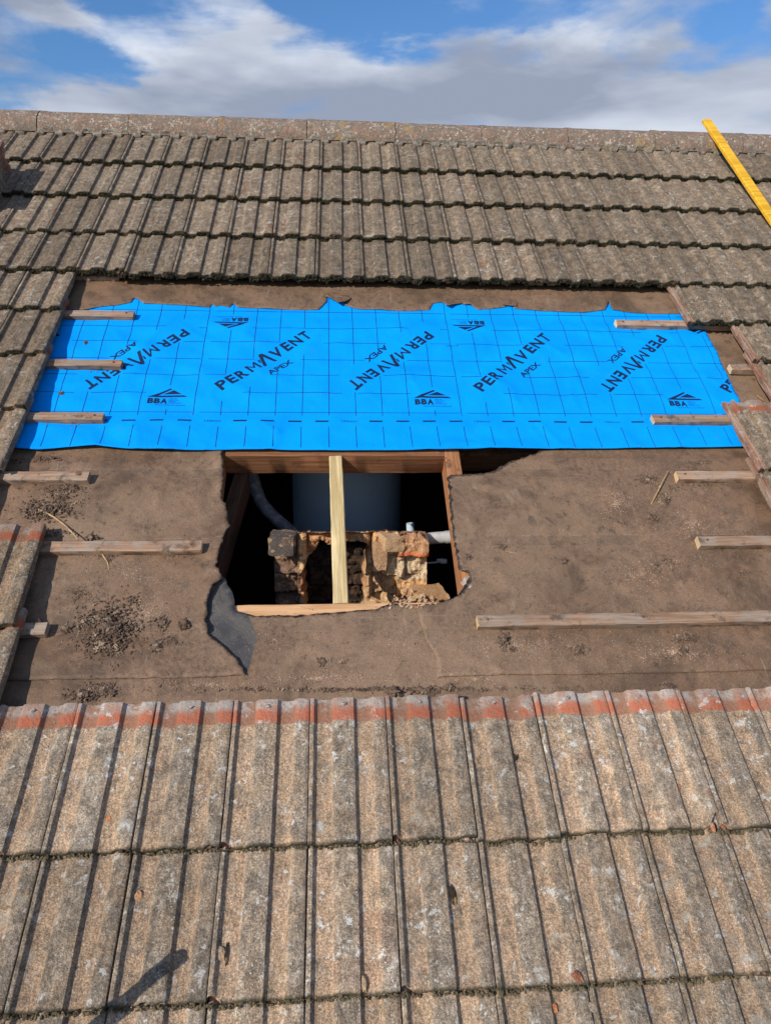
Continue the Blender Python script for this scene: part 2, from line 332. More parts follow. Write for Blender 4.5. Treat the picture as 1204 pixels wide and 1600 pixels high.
M['ground'] = mat_simple('ground_grass', (.045, .06, .025), (.07, .085, .035), .3, .95, .02, world=True)
M['render_wall'] = mat_simple('wall_brick', (.10, .06, .045), (.16, .09, .065), 3, .9, .002)
M['mortar'] = mat_simple('mortar', (.20, .18, .15), (.34, .31, .27), 60, .95, .004, c3=(.10, .095, .075))

def mat_ridge():
    t = MT('clay_ridge', .95, .2); g = t.coords()
    a = t.noise(g, 18, 5, .65); f = t.noise(g, 300, 3, .7)
    c = t.mix(t.step(a, .36, .62), (.215, .145, .110), (.315, .200, .145))
    c = t.mix(t.mul(t.step(t.noise(g, 40, 5, .7), .42, .56), .8), c, (.19, .165, .135))
    c = t.mix(t.mul(t.step(t.noise(g, 22, 5, .65, .6), .56, .62), .75), c, (.33, .31, .25))
    c = t.mix(t.mul(t.step(t.voro(g, 42), .24, .17), t.step(t.noise(g, 9, 2), .52, .60)), c, (.52, .51, .45))
    c = t.mix(t.mul(t.mul(t.step(t.noise(g, 62, 5, .65), .56, .62), t.step(t.noise(g, 8, 3), .36, .56)), .85), c, (.50, .48, .42))
    c = t.mix(t.mul(t.step(t.noise(g, 7, 2), .64, .68), .5), c, (.36, .24, .08))
    c = t.mix(1., c, t.mix(t.step(f, .3, .7), (.55, .55, .55), (1.4, 1.4, 1.4)), 'MULTIPLY')
    t.col(c); t.bump(t.math('ADD', f, t.mul(t.noise(g, 60, 4), 2)), .004); return t.m
M['ridge'] = mat_ridge()
def mat_brick():
    t = MT('broken_brick', .95, .15); g = t.coords(rand=False)
    a = t.noise(g, 14, 5, .65); f = t.noise(g, 260, 3, .7); m_ = t.noise(g, 33, 5, .7)
    at_ = t.attr('hue').outputs['Color']
    c = t.mix(1., at_, t.mix(t.step(f, .3, .7), (.6, .6, .6), (1.35, 1.35, 1.35)), 'MULTIPLY')
    c = t.mix(t.mul(t.step(m_, .52, .60), .55), c, (.60, .38, .21))
    c = t.mix(t.mul(t.step(a, .58, .68), .5), c, (.24, .125, .07))
    so_ = t.attr('soot').outputs['Fac']
    c = t.mix(t.step(t.math('ADD', so_, t.mul(t.math('SUBTRACT', m_, .5), .8)), .35, .6), c, t.mix(t.step(m_, .4, .62), (.022, .017, .014), (.085, .050, .032)))
    t.col(c); t.bump(t.math('ADD', f, t.mul(m_, 2)), .005); return t.m
M['brick'] = mat_brick()

# ---------------------------------------------------------------- roof layout
G = .2947; TL = .372
BV = .333                                     # top surface centre of a batten above its course's tail line
VB = {k: k * G for k in range(-3, 9)}
VB[1] = G + .004; VB[8] = 8 * G - .020; VB[9] = 2.585; VB[10] = 2.905; VB[11] = 3.232; VB[12] = 3.560
BAT = {k: k * G + BV for k in range(1, 9)}
UPJ = -.0117                                  # sideways offset of the upper courses' joints

# ---------------------------------------------------------------- sheets (felt, membrane)
def resample(poly, step, jag=0., seed=0, closed=True):
    out_ = []; n = len(poly)
    for i in range(n if closed else n - 1):
        a = Vector(poly[i][:2]); b = Vector(poly[(i + 1) % n][:2]); j = poly[i][2] if len(poly[i]) > 2 else jag
        k = max(1, int((b - a).length / step)); d = (b - a); nn = Vector((-d.y, d.x)).normalized() if d.length > 0 else Vector((0, 0))
        for q in range(k):
            p = a + d * (q / k)
            if j: p = p + nn * j * (fbm(p.x * 38, p.y * 38, seed, 4) + .5 * N(p.x * 240, p.y * 240, seed)) 
            out_.append(p)
    return out_
def sheet(name, poly, hf, mat, step=.014, thick=.0015, bstep=.006, jag=0., seed=1, parent=None, edge=None, attr=None):
    b = resample(poly, bstep, jag, seed)
    us = [p.x for p in b]; vs_ = [p.y for p in b]
    u0, u1, v0, v1 = min(us), max(us), min(vs_), max(vs_)
    rng = random.Random(seed); pts = list(b)
    nb = len(b)
    # bucket boundary points to keep grid points off the rim
    cell = {}
    for p in b: cell.setdefault((int(p.x / step), int(p.y / step)), []).append(p)
    i = 0; v = v0 + step * .5
    while v < v1:
        u = u0 + step * (.5 if i % 2 else 1.0)
        while u < u1:
            q = Vector((u + rng.uniform(-.15, .15) * step, v + rng.uniform(-.15, .15) * step)); cx, cy = int(q.x / step), int(q.y / step); ok = True
            for dx in (-1, 0, 1):
                for dy in (-1, 0, 1):
                    for p in cell.get((cx + dx, cy + dy), ()):
                        if (p - q).length_squared < (step * .45) ** 2: ok = False
            if ok: pts.append(q)
            u += step
        v += step * .87; i += 1
    r = delaunay_2d_cdt(pts, [], [list(range(nb))], 1, 1e-6)
    vv, ff = r[0], r[2]
    V = []
    for p in vv: V.append((p.x, p.y, hf(p.x, p.y)))
    me = mesh(name, V, [list(f) for f in ff], 60)
    for nm, fn in (attr or ()):
        at_ = me.attributes.new(nm, 'FLOAT', 'POINT')
        for k, p in enumerate(V): at_.data[k].value = fn(p[0], p[1])
    o = link(name, me, mat, parent)
    m = o.modifiers.new('Solidify', 'SOLIDIFY'); m.thickness = thick; m.offset = -1
    return o
def px(pts, wv=0.): return [tuple(at(p[0], p[1], wv)[:2]) + tuple(p[2:]) for p in pts]
def near_batten(v):
    d = min(abs(v - q) for q in BAT.values()); return 1 - math.exp(-(d / .045) ** 2)
def h_low(u, v):                               # bottom felt layer
    s = .5 + .5 * fbm(u * 2.4, v * 3.2, 1.7, 3); lapk = max(0., min(1., (1.60 - v) / .05))
    return .0005 + .0015 * lapk + lapk * near_batten(v) * (.008 * max(0, s) + .0020 * (1 + fbm(u * 10, v * 8, 5, 3)) + .0045 * max(0, 1 - 7 * abs(fbm(u * 2.6, v * 4.2, 71, 2))) ** 2 + .0030 * max(0, 1 - 7 * abs(fbm(u * 5.5 + 3, v * 3.0, 81, 2))) ** 2)
def h_mid(u, v): return h_low(u, v) + (.0045 if v < 1.55 else max(.0022, .0045 - (v - 1.55) * .046)) + .0006 * (1 + N(u * 22, v * 22, 9))
def seg(p, a, b):
    p, a, b = Vector(p), Vector(a), Vector(b); d = b - a; t = max(0, min(1, (p - a).dot(d) / max(d.length_squared, 1e-9))); return (p - a - d * t).length
def dline(p, line): return min(seg(p, line[i], line[i + 1]) for i in range(len(line) - 1))

# hole outline bits (photo pixels lying on the felt surface)
TEAR_L = px([(347, 700), (350.5, 756), (347, 783), (355.5, 800), (359, 830), (347, 850), (342, 873), (339, 892), (350.5, 910)])
TEAR_C = px([(350.5, 910), (334, 922), (325.5, 946), (323.5, 975), (326, 992), (340, 1005), (358, 1020), (372, 1034), (381, 1050), (384.5, 1060)])
TEAR_R = px([(703, 745), (697, 752), (701, 785), (704, 824), (709.8, 862), (715, 884), (716.5, 894), (727, 899), (732, 907), (724, 920), (718, 929), (713.6, 935)])
LOW_TOP = px([(351, 905), (358, 919), (366, 930), (368.5, 957), (400, 963), (480, 962), (534, 957.5), (588, 953.5), (610, 944), (645, 946), (683, 944), (702, 938), (714, 933)])
def h_left(u, v):
    e = min(dline((u, v), TEAR_L), dline((u, v), TEAR_C)); k = math.exp(-(e / .03) ** 2)
    return h_mid(u, v) + k * (.006 + .010 * (.5 + fbm(u * 16, v * 16, 3, 3))) * (.4 + .6 * (v > .9))
CREASE = px([(861, 702), (866, 730), (880, 762), (884, 800)])
def h_right(u, v):
    e = dline((u, v), TEAR_R); k = math.exp(-(e / .02) ** 2)
    t = math.exp(-((v - 1.575) / .018) ** 2) * .005
    k2 = math.exp(-(dline((u, v), CREASE) / .007) ** 2); t += k2 * .0022
    return h_mid(u, v) + k * .006 * (.6 + fbm(u * 20, v * 20, 8, 3)) + t * (1 + N(u * 6, v * 3, 2))

PATCH = px([(352, 905), (372, 935), (392, 968), (400, 1000), (392, 1040), (386, 1068), (372, 1040), (330, 1010), (318, 985), (322, 940), (340, 915)])
def inside(p, poly):
    c = False; n = len(poly)
    for i in range(n):
        a, b = poly[i], poly[(i + 1) % n]
        if (a[1] > p[1]) != (b[1] > p[1]) and p[0] < (b[0] - a[0]) * (p[1] - a[1]) / (b[1] - a[1]) + a[0]: c = not c
    return c
def patchf(u, v):
    d = dline((u, v), PATCH + PATCH[:1]); return max(0., min(1., .5 + (d if inside((u, v), PATCH) else -d) / .04))

U0, U1 = -2.9, 3.1
lo = [(U0, -1.0), (U1, -1.0), (U1, 1.12), (.345, 1.10)]
lt = [tuple(at(x, y)[:2]) for x, y in ((760, 938), (752, 934))]
low_poly = [(U0, -1.0), (U1, -1.0), (U1, .93)] + [(.36, .93), (.335, 1.06)] + [(p[0], p[1], .003) for p in reversed(LOW_TOP)] + [(-.62, 1.02), (-.70, .93), (U0, .93)]
o = sheet('felt_sheet', low_poly, h_low, M['felt_low'], step=.016, bstep=.007, seed=3, attr=(('patch', patchf), ('fray', lambda u, v: .75 * math.exp(-(dline((u, v), [q[:2] for q in LOW_TOP]) / .010) ** 2))))
tag(o, 'lowest strip of dusty brown roofing felt running below the opening, tucked under the tile heads', 'roofing felt', 'strips of old roofing felt')
LAPL = [(p[0], p[1]) for p in px([(384.5, 1060), (384, 1058), (300, 1062), (200, 1064), (100, 1065), (0, 1067)])]
left_poly = [(U0, 1.66), (-.52, 1.655)] + [(p[0], p[1], .006) for p in TEAR_L] + [(p[0], p[1], .004) for p in TEAR_C[1:]] + [(p[0], p[1], .0015) for p in LAPL[1:]] + [(U0, LAPL[-1][1])]
o = sheet('felt_sheet', left_poly, h_left, M['felt'], step=.012, bstep=.005, seed=5, attr=(('fray', lambda u, v: .72 * math.exp(-(min(dline((u, v), TEAR_L) * 1.6, dline((u, v), TEAR_C)) / .008) ** 2)),))
tag(o, 'torn brown felt sheet left of the opening, ragged right edge with a curved tear', 'roofing felt', 'strips of old roofing felt')
rp = px([(1204, 1050), (1100, 1053), (1000, 1054), (900, 1057), (800, 1058), (700, 1060), (682, 1061)]) + px([(680, 1030), (664, 1000), (655, 970), (652, 952)])
rtop = px([(703, 745), (720, 744), (750, 742), (770, 740), (784, 730), (805, 722), (826, 712), (840, 707), (861, 700)])
right_poly = [(p[0], p[1], .0012) for p in rp] + [(p[0], p[1], .003) for p in px([(652, 950), (684, 946), (706, 940)])] + [(p[0], p[1], .006) for p in reversed(TEAR_R)] + [(p[0], p[1], .007) for p in rtop[1:]] + [(.72, 1.665), (U1, 1.665), (U1, rp[0][1])]
o = sheet('felt_sheet', list(right_poly), h_right, M['felt'], step=.013, bstep=.005, seed=6, attr=(('fray', lambda u, v: .85 * math.exp(-(min(dline((u, v), TEAR_R), dline((u, v), [q[:2] for q in rtop]) * 1.3) / .014) ** 2)),))
tag(o, 'wide stained brown felt sheet right of the opening, under the long bare battens', 'roofing felt', 'strips of old roofing felt')
# felt under the membrane on either side and behind it (seen right of the blue sheet)
def h_base(u, v): return .0015 + near_batten(v) * .0015 * (1 + N(u * 5, v * 5, 4))
o = sheet('felt_sheet', [(1.0, 1.64), (U1, 1.64), (U1, 2.63), (1.0, 2.63)], lambda u, v: h_base(u, v) + .001, M['felt'], step=.02, seed=8)
tag(o, 'brown felt showing between the right edge of the blue underlay and the stepped tiles', 'roofing felt', 'strips of old roofing felt')

# ---- blue membrane
def mw(u, v):
    """height of the blue underlay"""
    nb = near_batten(v)
    if u > 1.5 or u < -1.3: nb *= .3
    s = fbm(u * 3.1 + .4 * v, v * 2.2, 11.3, 3)
    h = .008 + nb * (.0045 + .0055 * s)
    h += .0024 * math.sin((u * .55 + v) * 42 + 3 * N(u * 2, v * 2, 1)) * math.exp(-((u + .8) / .45) ** 2) * nb
    h += .0050 * math.exp(-((v - 1.95 - .22 * (u + .15)) / .035) ** 2) * math.exp(-((u + .05) / .35) ** 2)
    h += .0050 * math.exp(-((v - 2.12 + .25 * (u - .9)) / .04) ** 2) * math.exp(-((u - .95) / .3) ** 2)
    h += .0035 * math.exp(-((v - 2.20 - .30 * (u + .55)) / .030) ** 2) * math.exp(-((u + .55) / .3) ** 2) + .0012 * nb * (1 + fbm(u * 9, v * 9, 31, 2))
    rdg = max(0, 1 - 5.5 * abs(fbm(u * 1.9 + 4, v * 2.6, 51, 2))); h += .0042 * rdg ** 2 * nb
    rdg = max(0, 1 - 6 * abs(fbm(u * 3.6 - 2, v * 2.9 + u, 61, 2))); h += .0024 * rdg ** 2 * nb
    e = v - 1.623                                   # free lower edge lifts a little
    h += .007 * math.exp(-(e / .035) ** 2) * (.7 + .8 * N(u * 3.1, 0, 4))
    return max(h, .0065)
bot = px([(-40, 699), (20, 703), (61, 705.6), (105, 702), (150, 700), (200, 704), (260, 706.5), (340, 704.5), (480, 705), (620, 705), (760, 704.5), (900, 703), (1050, 701.5), (1180, 700)], .01)
mem_poly = [(-1.55, bot[0][1])] + bot + [tuple(at(x, y, .008)[:2]) for x, y in ((1178, 690), (1155.5, 633), (1128, 572), (1097, 513), (1086, 491), (1076, 470))] + [(1.40, 2.60), (-1.55, 2.60)]
blue = sheet('underlay_membrane', mem_poly, mw, M['blue'], step=.012, bstep=.012, thick=.0009, seed=12)
tag(blue, 'bright blue breathable roofing underlay printed with a dark grid and lettering', 'underlay')
inkq = .0007
def strip_mesh(lines, width, name, parent, mat):
    vs_, fs = [], []
    for (a, b) in lines:
        a, b = Vector(a), Vector(b); d = b - a; n = max(1, int(d.length / .010)); s = Vector((-d.y, d.x)).normalized() * width / 2; base = len(vs_)
        for i in range(n + 1):
            p = a + d * i / n
            for q in (p + s, p - s): vs_.append((q.x, q.y, mw(q.x, q.y) + inkq))
        for i in range(n):
            k = base + 2 * i; fs.append((k + 1, k + 3, k + 2, k))
    return link(name, mesh(name, vs_, fs), mat, parent)
def text_geo(txt, size, bold=0., font=None):
    c = bpy.data.curves.new('t', 'FONT'); c.body = txt; c.size = size; c.resolution_u = 4; c.offset = bold
    t_ = bpy.data.objects.new('t', c); COL.objects.link(t_)
    dg = bpy.context.evaluated_depsgraph_get(); me = bpy.data.meshes.new_from_object(t_.evaluated_get(dg))
    bpy.data.objects.remove(t_); bpy.data.curves.remove(c)
    return me
def fit_text(bm, txt, x0, y0, wd, ht, bold=0.):
    """append text to bm in local 2-D coordinates, scaled to fill wd x ht"""
    me = text_geo(txt, 1., bold); xs = [v.co.x for v in me.vertices]; ys = [v.co.y for v in me.vertices]
    ax, bx, ay, by = min(xs), max(xs), min(ys), max(ys)
    for v in me.vertices: v.co = Vector((x0 + (v.co.x - ax) / (bx - ax) * wd, y0 + (v.co.y - ay) / (by - ay) * ht, 0))
    bm.from_mesh(me); bpy.data.meshes.remove(me)
def poly2(bm, pts):
    vs_ = [bm.verts.new((p[0], p[1], 0)) for p in pts]; bm.faces.new(vs_)
def drape(bm, name, org, ang, parent, mat, clip=None, maxlen=.012):
    c, s = math.cos(ang), math.sin(ang)
    bmesh.ops.triangulate(bm, faces=bm.faces[:])
    for _ in range(3):
        es = [e for e in bm.edges if e.calc_length() > maxlen]
        if not es: break
        bmesh.ops.subdivide_edges(bm, edges=es, cuts=1); bmesh.ops.triangulate(bm, faces=[f for f in bm.faces if len(f.verts) > 3])
    for v in bm.verts:
        x, y = v.co.x, v.co.y; u, vv = org[0] + c * x - s * y, org[1] + s * x + c * y
        v.co = Vector((u, vv, mw(u, vv) + inkq))
    if clip:
        kill = [v for v in bm.verts if not clip(v.co.x, v.co.y)]
        bmesh.ops.delete(bm, geom=kill, context='VERTS')
    for f in bm.faces:
        f.normal_update()
        if f.normal.z < 0: f.normal_flip()
    return link(name, bm_mesh(name, bm), mat, parent)
in_mem = lambda u, v: inside((u, v), mem_poly)
# grid: 100 mm squares, gaps left where the print has lettering
PER = .9865
gl = []; blocks = []
text_segs = []
for k in range(-1, 3):
    x = -.55 + PER * k; text_segs.append(((x, 1.925), (x + .323, 2.243)))
    y_ = .246 + PER * (k - 1); text_segs.append(((y_, 2.292), (y_ - .323, 1.968)))
boxes = []
for k in range(-2, 3):
    cx = .24 + PER * k; boxes.append((cx - .085, cx + .080, 1.825, 1.945))
    cx = -.552 + PER * k; boxes.append((cx - .080, cx + .085, 2.285, 2.395))
def blocked(u, v):
    for a, b in text_segs:
        if seg((u, v), a, b) < .062: return True
    for x0, x1, y0, y1 in boxes:
        if x0 < u < x1 and y0 < v < y1: return True
    return False
def addline(p, q, strong=False):
    p, q = Vector(p), Vector(q); n = int((q - p).length / .01); run = None
    for i in range(n + 1):
        r = p + (q - p) * i / n
        ok = in_mem(r.x, r.y) and v_ok(r.y) and (strong or not blocked(r.x, r.y))
        if ok and run is None: run = r
        if (not ok or i == n) and run is not None:
            if (r - run).length > .03: gl.append((tuple(run), tuple(r)))
            run = None
v_ok = lambda v: not (1.735 < v < 1.797)
vx = -.0525
for i in range(-15, 18):
    u = vx + i * PER / 10
    v_lo = 1.628
    addline((u, v_lo), (u - .002, 1.735)); v_s = (i + 6) % 10 == 0
    addline((u, 1.797), (u - .003, 2.58), strong=v_s)
for v in (1.813, 1.912, 2.012, 2.113, 2.211, 2.306, 2.421, 2.52):
    for i in range(-2, 3):                       # rows broken at each strong vertical
        a = vx - 6 * PER / 10 + i * PER
        addline((a + .022, v), (a + PER - .004, v))
g_ = strip_mesh(gl, .0021, 'printed_grid', blue, M['ink'])
marks = []
for i in range(-4, 4):
    b0 = -.599 + i * .4925
    for q in range(1, 5):
        x = b0 + q * .0985 + .004
        if in_mem(x, 1.765) and in_mem(x + .048, 1.765): marks.append(((x, 1.765), (x + .048, 1.765)))
for m_ in marks: strip_mesh([m_], .0080, 'printed_dash', blue, M['ink'])
for i in range(-1, 4):
    b0 = -.599 + i * .4925
    if b0 > 1.36: continue
    bm = bmesh.new(); fit_text(bm, '150mm', 0, 0, .057, .0105, .0); drape(bm, 'measure_lettering', (b0, 1.760), 0, blue, M['ink'])
def brand(org, ang):
    if not (in_mem(org[0], org[1])): return
    bm = bmesh.new()
    # wide sans lettering with an oversized open chevron for the A
    for ch_, xa, xb in (('P', -.001, .039), ('E', .047, .083), ('R', .092, .134)): fit_text(bm, ch_, xa, -.001, xb - xa, .050, .034)
    for q in ([(.1465, -.001), (.1565, -.001), (.1565, .037), (.1545, .049), (.1465, .049)], [(.187, -.001), (.197, -.001), (.197, .049), (.189, .049), (.187, .037)],
              [(.1545, .049), (.1565, .037), (.1718, .010), (.1718, .024)], [(.1718, .024), (.1718, .010), (.187, .037), (.189, .049)]): poly2(bm, q)
    for ch_, xa, xb in (('V', .269, .317), ('E', .329, .363), ('N', .372, .418), ('T', .428, .467)): fit_text(bm, ch_, xa, -.002, xb - xa, .0525, .034)
    poly2(bm, [(.2035, -.004), (.2175, -.005), (.2405, .046), (.2415, .0662), (.2335, .0657)])
    poly2(bm, [(.2405, .046), (.2555, -.005), (.2676, -.0085), (.2500, .0615), (.2415, .0662)])
    poly2(bm, [(.2095, .030), (.2130, .0235), (.2190, .040), (.2175, .046), (.2115, .0450)])
    fit_text(bm, 'APEX', .185, -.062, .121, .0265, .024)
    drape(bm, 'brand_lettering', org, ang, blue, M['ink'], clip=lambda u, v: u < 1.447 and in_mem(u, v))
for k in range(-1, 3):
    brand((-.55 + PER * k, 1.925), R(44.6))
    brand((.246 + PER * (k - 1), 2.292), R(180 + 45.1))
def badge(org, ang):
    c, s = math.cos(ang), math.sin(ang)
    def ok(x, y): return in_mem(org[0] + c * x - s * y, org[1] + s * x + c * y)
    if not ok(0, .04): return
    bm = bmesh.new()
    # roof-shaped emblem: heavy left slope, nested dark gable
    poly2(bm, [(-.073, .034), (.073, .034), (.0597, .0420), (-.035, .0432)])
    poly2(bm, [(-.0725, .0345), (-.0345, .0436), (.0134, .0745), (.0065, .0790)])
    poly2(bm, [(-.0185, .0490), (.0505, .0480), (.0200, .0690)])
    for ch_, xa in (('B', -.069), ('B', -.0455), ('A', -.0225)): fit_text(bm, ch_, xa, .000, .0215 if ch_ == 'B' else .0245, .028, .055)
    for i, tx in enumerate(('APPROVAL', 'INSPECTION', 'TESTING', 'CERTIFICATION')):
        fit_text(bm, tx, .006, .0235 - .0072 * i, (.030, .035, .026, .045)[i], .0042)
    fit_text(bm, 'TECHNICAL APPROVALS FOR CONSTRUCTION', -.040, -.0095, .108, .0045)
    drape(bm, 'badge', org, ang, blue, M['ink'], clip=lambda u, v: in_mem(u, v))
for k in range(-1, 2): badge((.240 + PER * k, 1.853), 0)
for k in range(0, 3): badge((-.553 + PER * k, 2.378), math.pi)
bm = bmesh.new(); fit_text(bm, '0110201', 0, 0, .05, .009, .0); drape(bm, 'batch_lettering', (.372, 2.205), R(184), blue, M['ink'])

# ---- upper felt, ragged hem over the membrane
HEM = px([(104, 483), (130, 485), (155, 480.5), (183, 477), (205, 473), (210, 467), (216, 470), (224, 475), (262, 477), (300, 478.5), (328, 480), (332, 475), (337, 479), (345, 478), (359, 481), (364, 476), (372, 481), (420, 483), (470, 484.5), (498, 484),
          (509, 474), (511, 465), (520, 467), (531, 466), (540, 472), (538, 478), (560, 484), (600, 485.5), (640, 487), (671, 485), (676, 476), (690, 474), (697, 480), (716, 476), (735, 479), (746, 484), (770, 483.5), (788, 482), (798, 475), (803, 484), (840, 487), (880, 489), (910, 490), (944, 486), (949, 474), (955, 485), (985, 489), (1030, 491), (1062, 491)], .012)
hem2 = [(p[0], p[1], .0030 if p[1] > 2.465 else .0012) for p in HEM]
def h_up(u, v):
    m = mw(u, v) if -1.55 < u < 1.45 else .006
    e = dline((u, v), [(p[0], p[1]) for p in HEM]) if -1.3 < u < 1.5 and v < 2.56 else .2
    k = math.exp(-(e / .022) ** 2)
    lift = k * .006 * max(0, .2 + 1.2 * N(u * 9, v * 9, 21))
    for (cu, cv, rr, hh) in ((-.10, 2.50, .018, .010), (.45, 2.49, .022, .011), (.355, 2.49, .015, .005), (-.95, 2.48, .012, .004), (.64, 2.48, .02, .005)):
        lift += hh * math.exp(-((u - cu) ** 2 + (v - cv) ** 2) / rr ** 2)
    return min(m + .0022 + lift + .0008 * N(u * 30, v * 30, 3), .045)
up_poly = [(U0, 2.47), (-1.24, 2.455)] + hem2 + [(1.44, 2.47), (1.60, 2.475), (U1, 2.475), (U1, 3.99), (U0, 3.99)]
up_poly = [p for p in up_poly]
# only the visible band is fine; above it a coarse strip
band = [(U0, 2.47), (-1.24, 2.455)] + hem2 + [(1.44, 2.47), (1.60, 2.475), (U1, 2.475), (U1, 2.78), (U0, 2.78)]
upf = sheet('felt_sheet', band, h_up, M['felt_up'], step=.013, bstep=.0035, seed=17)
tag(upf, 'uppermost brown felt strip with a ragged torn hem hanging over the blue underlay', 'roofing felt', 'strips of old roofing felt')
def flap(pts, root, rise, seed):
    rt = [tuple(at(x, y, .012)[:2]) for x, y in root]; pl = [tuple(at(x, y, .012)[:2]) + (.0025,) for x, y in pts]
    L0 = max(dline((p[0], p[1]), rt) for p in pl)
    def hf(u, v):
        d = min(1, dline((u, v), rt) / L0); return mw(u, v) + .004 + rise * d ** 1.4
    sheet('torn_flap', pl, hf, M['felt_up'], step=.008, bstep=.004, seed=seed, parent=upf)
flap([(506, 462), (522, 459), (545, 464), (549, 468), (538, 477), (528, 480), (522, 472)], [(506, 462), (545, 464)], .022, 41)
flap([(696, 472), (712, 470), (735, 471), (741, 477), (722, 476), (708, 480), (700, 484), (694, 481)], [(706, 470), (741, 476)], .018, 42)
flap([(782, 480), (792, 475), (808, 476), (806, 482), (794, 481)], [(792, 475), (808, 476)], .010, 43)
v_ = [(U0, 2.77, .0), (U1, 2.77, .0), (U1, 3.985, .0), (U0, 3.985, .0), (U0, 2.77, -.004), (U1, 2.77, -.004), (U1, 3.985, -.004), (U0, 3.985, -.004)]
sark = link('sarking', mesh('sarking', v_, [(0, 1, 2, 3), (7, 6, 5, 4), (0, 4, 5, 1), (2, 6, 7, 3)]), M['dark'])
tag(sark, 'dark felt backing of the slope beneath the upper tile courses', 'roofing felt', kind='structure')

# ---------------------------------------------------------------- timber
def bar(name, a, b, wd, th, mat, up=Vector((0, 0, 1)), parent=None, seed=0, rough=.0006, endmat=None, nseg=24, bev=.0015, sag=0.):
    """squared timber from a to b (centre of its TOP face), wd wide, th deep, slightly uneven"""
    a, b = Vector(a), Vector(b); d = (b - a); Ln = d.length; d.normalize(); side = up.cross(d).normalized(); up2 = d.cross(side).normalized()
    sec = [(-wd / 2 + bev, 0), (wd / 2 - bev, 0), (wd / 2, -bev), (wd / 2, -th + bev), (wd / 2 - bev, -th), (-wd / 2 + bev, -th), (-wd / 2, -th + bev), (-wd / 2, -bev)]
    vs_, fs = [], []
    for i in range(nseg + 1):
        t = i / nseg; x = t * Ln
        for j, (p, q) in enumerate(sec):
            r1 = rough * N(x * 18, j * 3.1, seed); r2 = rough * N(x * 18, j * 3.1 + 50, seed); e = 0
            if i in (0, nseg): e = rough * 2 * N(j * 2.1, seed * 1.3, i) 
            vs_.append((x + e, p + r1, q + r2 - sag * math.sin(math.pi * t)))
    n = len(sec)
    for i in range(nseg):
        for j in range(n): fs.append((i * n + j, i * n + (j + 1) % n, (i + 1) * n + (j + 1) % n, (i + 1) * n + j))
    fs.append(tuple(range(n - 1, -1, -1))); fs.append(tuple(nseg * n + j for j in range(n)))
    me = mesh(name, vs_, [f[::-1] for f in fs], 35); me.materials.append(mat)
    if endmat:
        me.materials.append(endmat); me.polygons[-1].material_index = 1; me.polygons[-2].material_index = 1
    rot = Matrix((d, side, up2)).transposed().to_4x4()
    if parent is not None:
        o = link(name, me, None, parent); o.matrix_local = parent.matrix_local.inverted() @ (RW @ Matrix.Translation(a) @ rot)
        return o
    return link(name, me, None, None, a, rot)
BG = 'old roofing battens left on the slope'
BW, BT = .038, .024
bz = .034
def vline(x, y, ww=bz): return at(x, y, ww)
bats = [
 # course, px of free end (centre of top face), side, label
 (7, (209, 490), 'L', 'short brown batten stub over the top left corner of the blue underlay', 0),
 (6, (190, 567), 'L', 'middle of the three short batten stubs at the left end of the blue underlay', 0),
 (5, (161, 650), 'L', 'lowest short batten stub lying on the left end of the blue underlay', 0),
 (4, (138.5, 743), 'L', 'short pale batten stub on bare felt just below the blue underlay, at left', 0),
 (3, (314, 852), 'L', 'long batten piece pointing at the left side of the opening', 0),
 (2, (72, 981), 'L', 'dirty broken batten stub beside the lower left tiles', 0),
 (8, (186, 429), 'L', 'reddish batten end showing under the lifted upper left tile', 0),
 (7, (962, 503.5), 'R', 'batten stub across the top right corner of the blue underlay', 1),
 (6, (1141, 573), 'R', 'short batten end on felt right of the blue underlay', 1),
 (5, (1020, 653), 'R', 'batten stub lying over the lower right corner of the blue underlay', 1),
 (4, (1057, 742), 'R', 'batten on bare felt just below the right corner of the blue underlay', 1),
 (3, (1091, 845), 'R', 'batten with a fresh sawn end at the right edge, above the longest one', 1),
 (2, (746, 970), 'R', 'longest bare batten, running right from below the opening', 1)]
for i, (k, p, sd_, lab, sawn) in enumerate(bats):
    e = at(p[0], p[1], bz); v = e.y
    far = (-2.6 if sd_ == 'L' else 2.9)
    ve = k * G + BV + (0 if abs(v - (k * G + BV)) < .03 else 0)
    # follow the line seen in the photo: keep the free end where it is, far end on the course line
    vfar = v + (.006 if sd_ == 'L' else .004)
    a, b = (Vector((far, vfar, bz)), Vector((e.x, v, bz))) if sd_ == 'L' else (Vector((e.x, v, bz)), Vector((far, vfar, bz)))
    o = bar('batten', a, b, BW, BT, M['batten'], seed=i * 3.7, rough=.0024, endmat=M['batten_end'] if sawn or i == 4 else None, nseg=90)
    tag(o, lab, 'batten', BG)
    if i in (0, 1, 2, 3, 4, 7, 9, 10, 11, 12):
        for dxn in ((.03, .50) if i in (4, 12) else (.03,)):
            bm = bmesh.new(); bmesh.ops.create_cone(bm, cap_ends=True, segments=10, radius1=.0040, radius2=.0034, depth=.004)
            Lb = (b - a).length; xx = Lb - dxn if sd_ == 'L' else dxn
            for q in bm.verts: q.co += Vector((xx, .004, .0010))
            link('nail_head', bm_mesh('nail_head', bm, 40), M['rust'], o)
# hidden-end knot of mortar on the broken stub (k=2 left)
# rafters, trimmers, stud
RW_, RD = .052, .100
UL, UR = -.546, .287
def tim(name, a, b, wd, dp, mat, label, cat, group=None, up=Vector((0, 0, 1)), seed=0, nseg=30, **kw):
    o = bar(name, a, b, wd, dp, mat, seed=seed, rough=.0012, nseg=nseg, up=up, **kw); return tag(o, label, cat, group)
zt = -.001
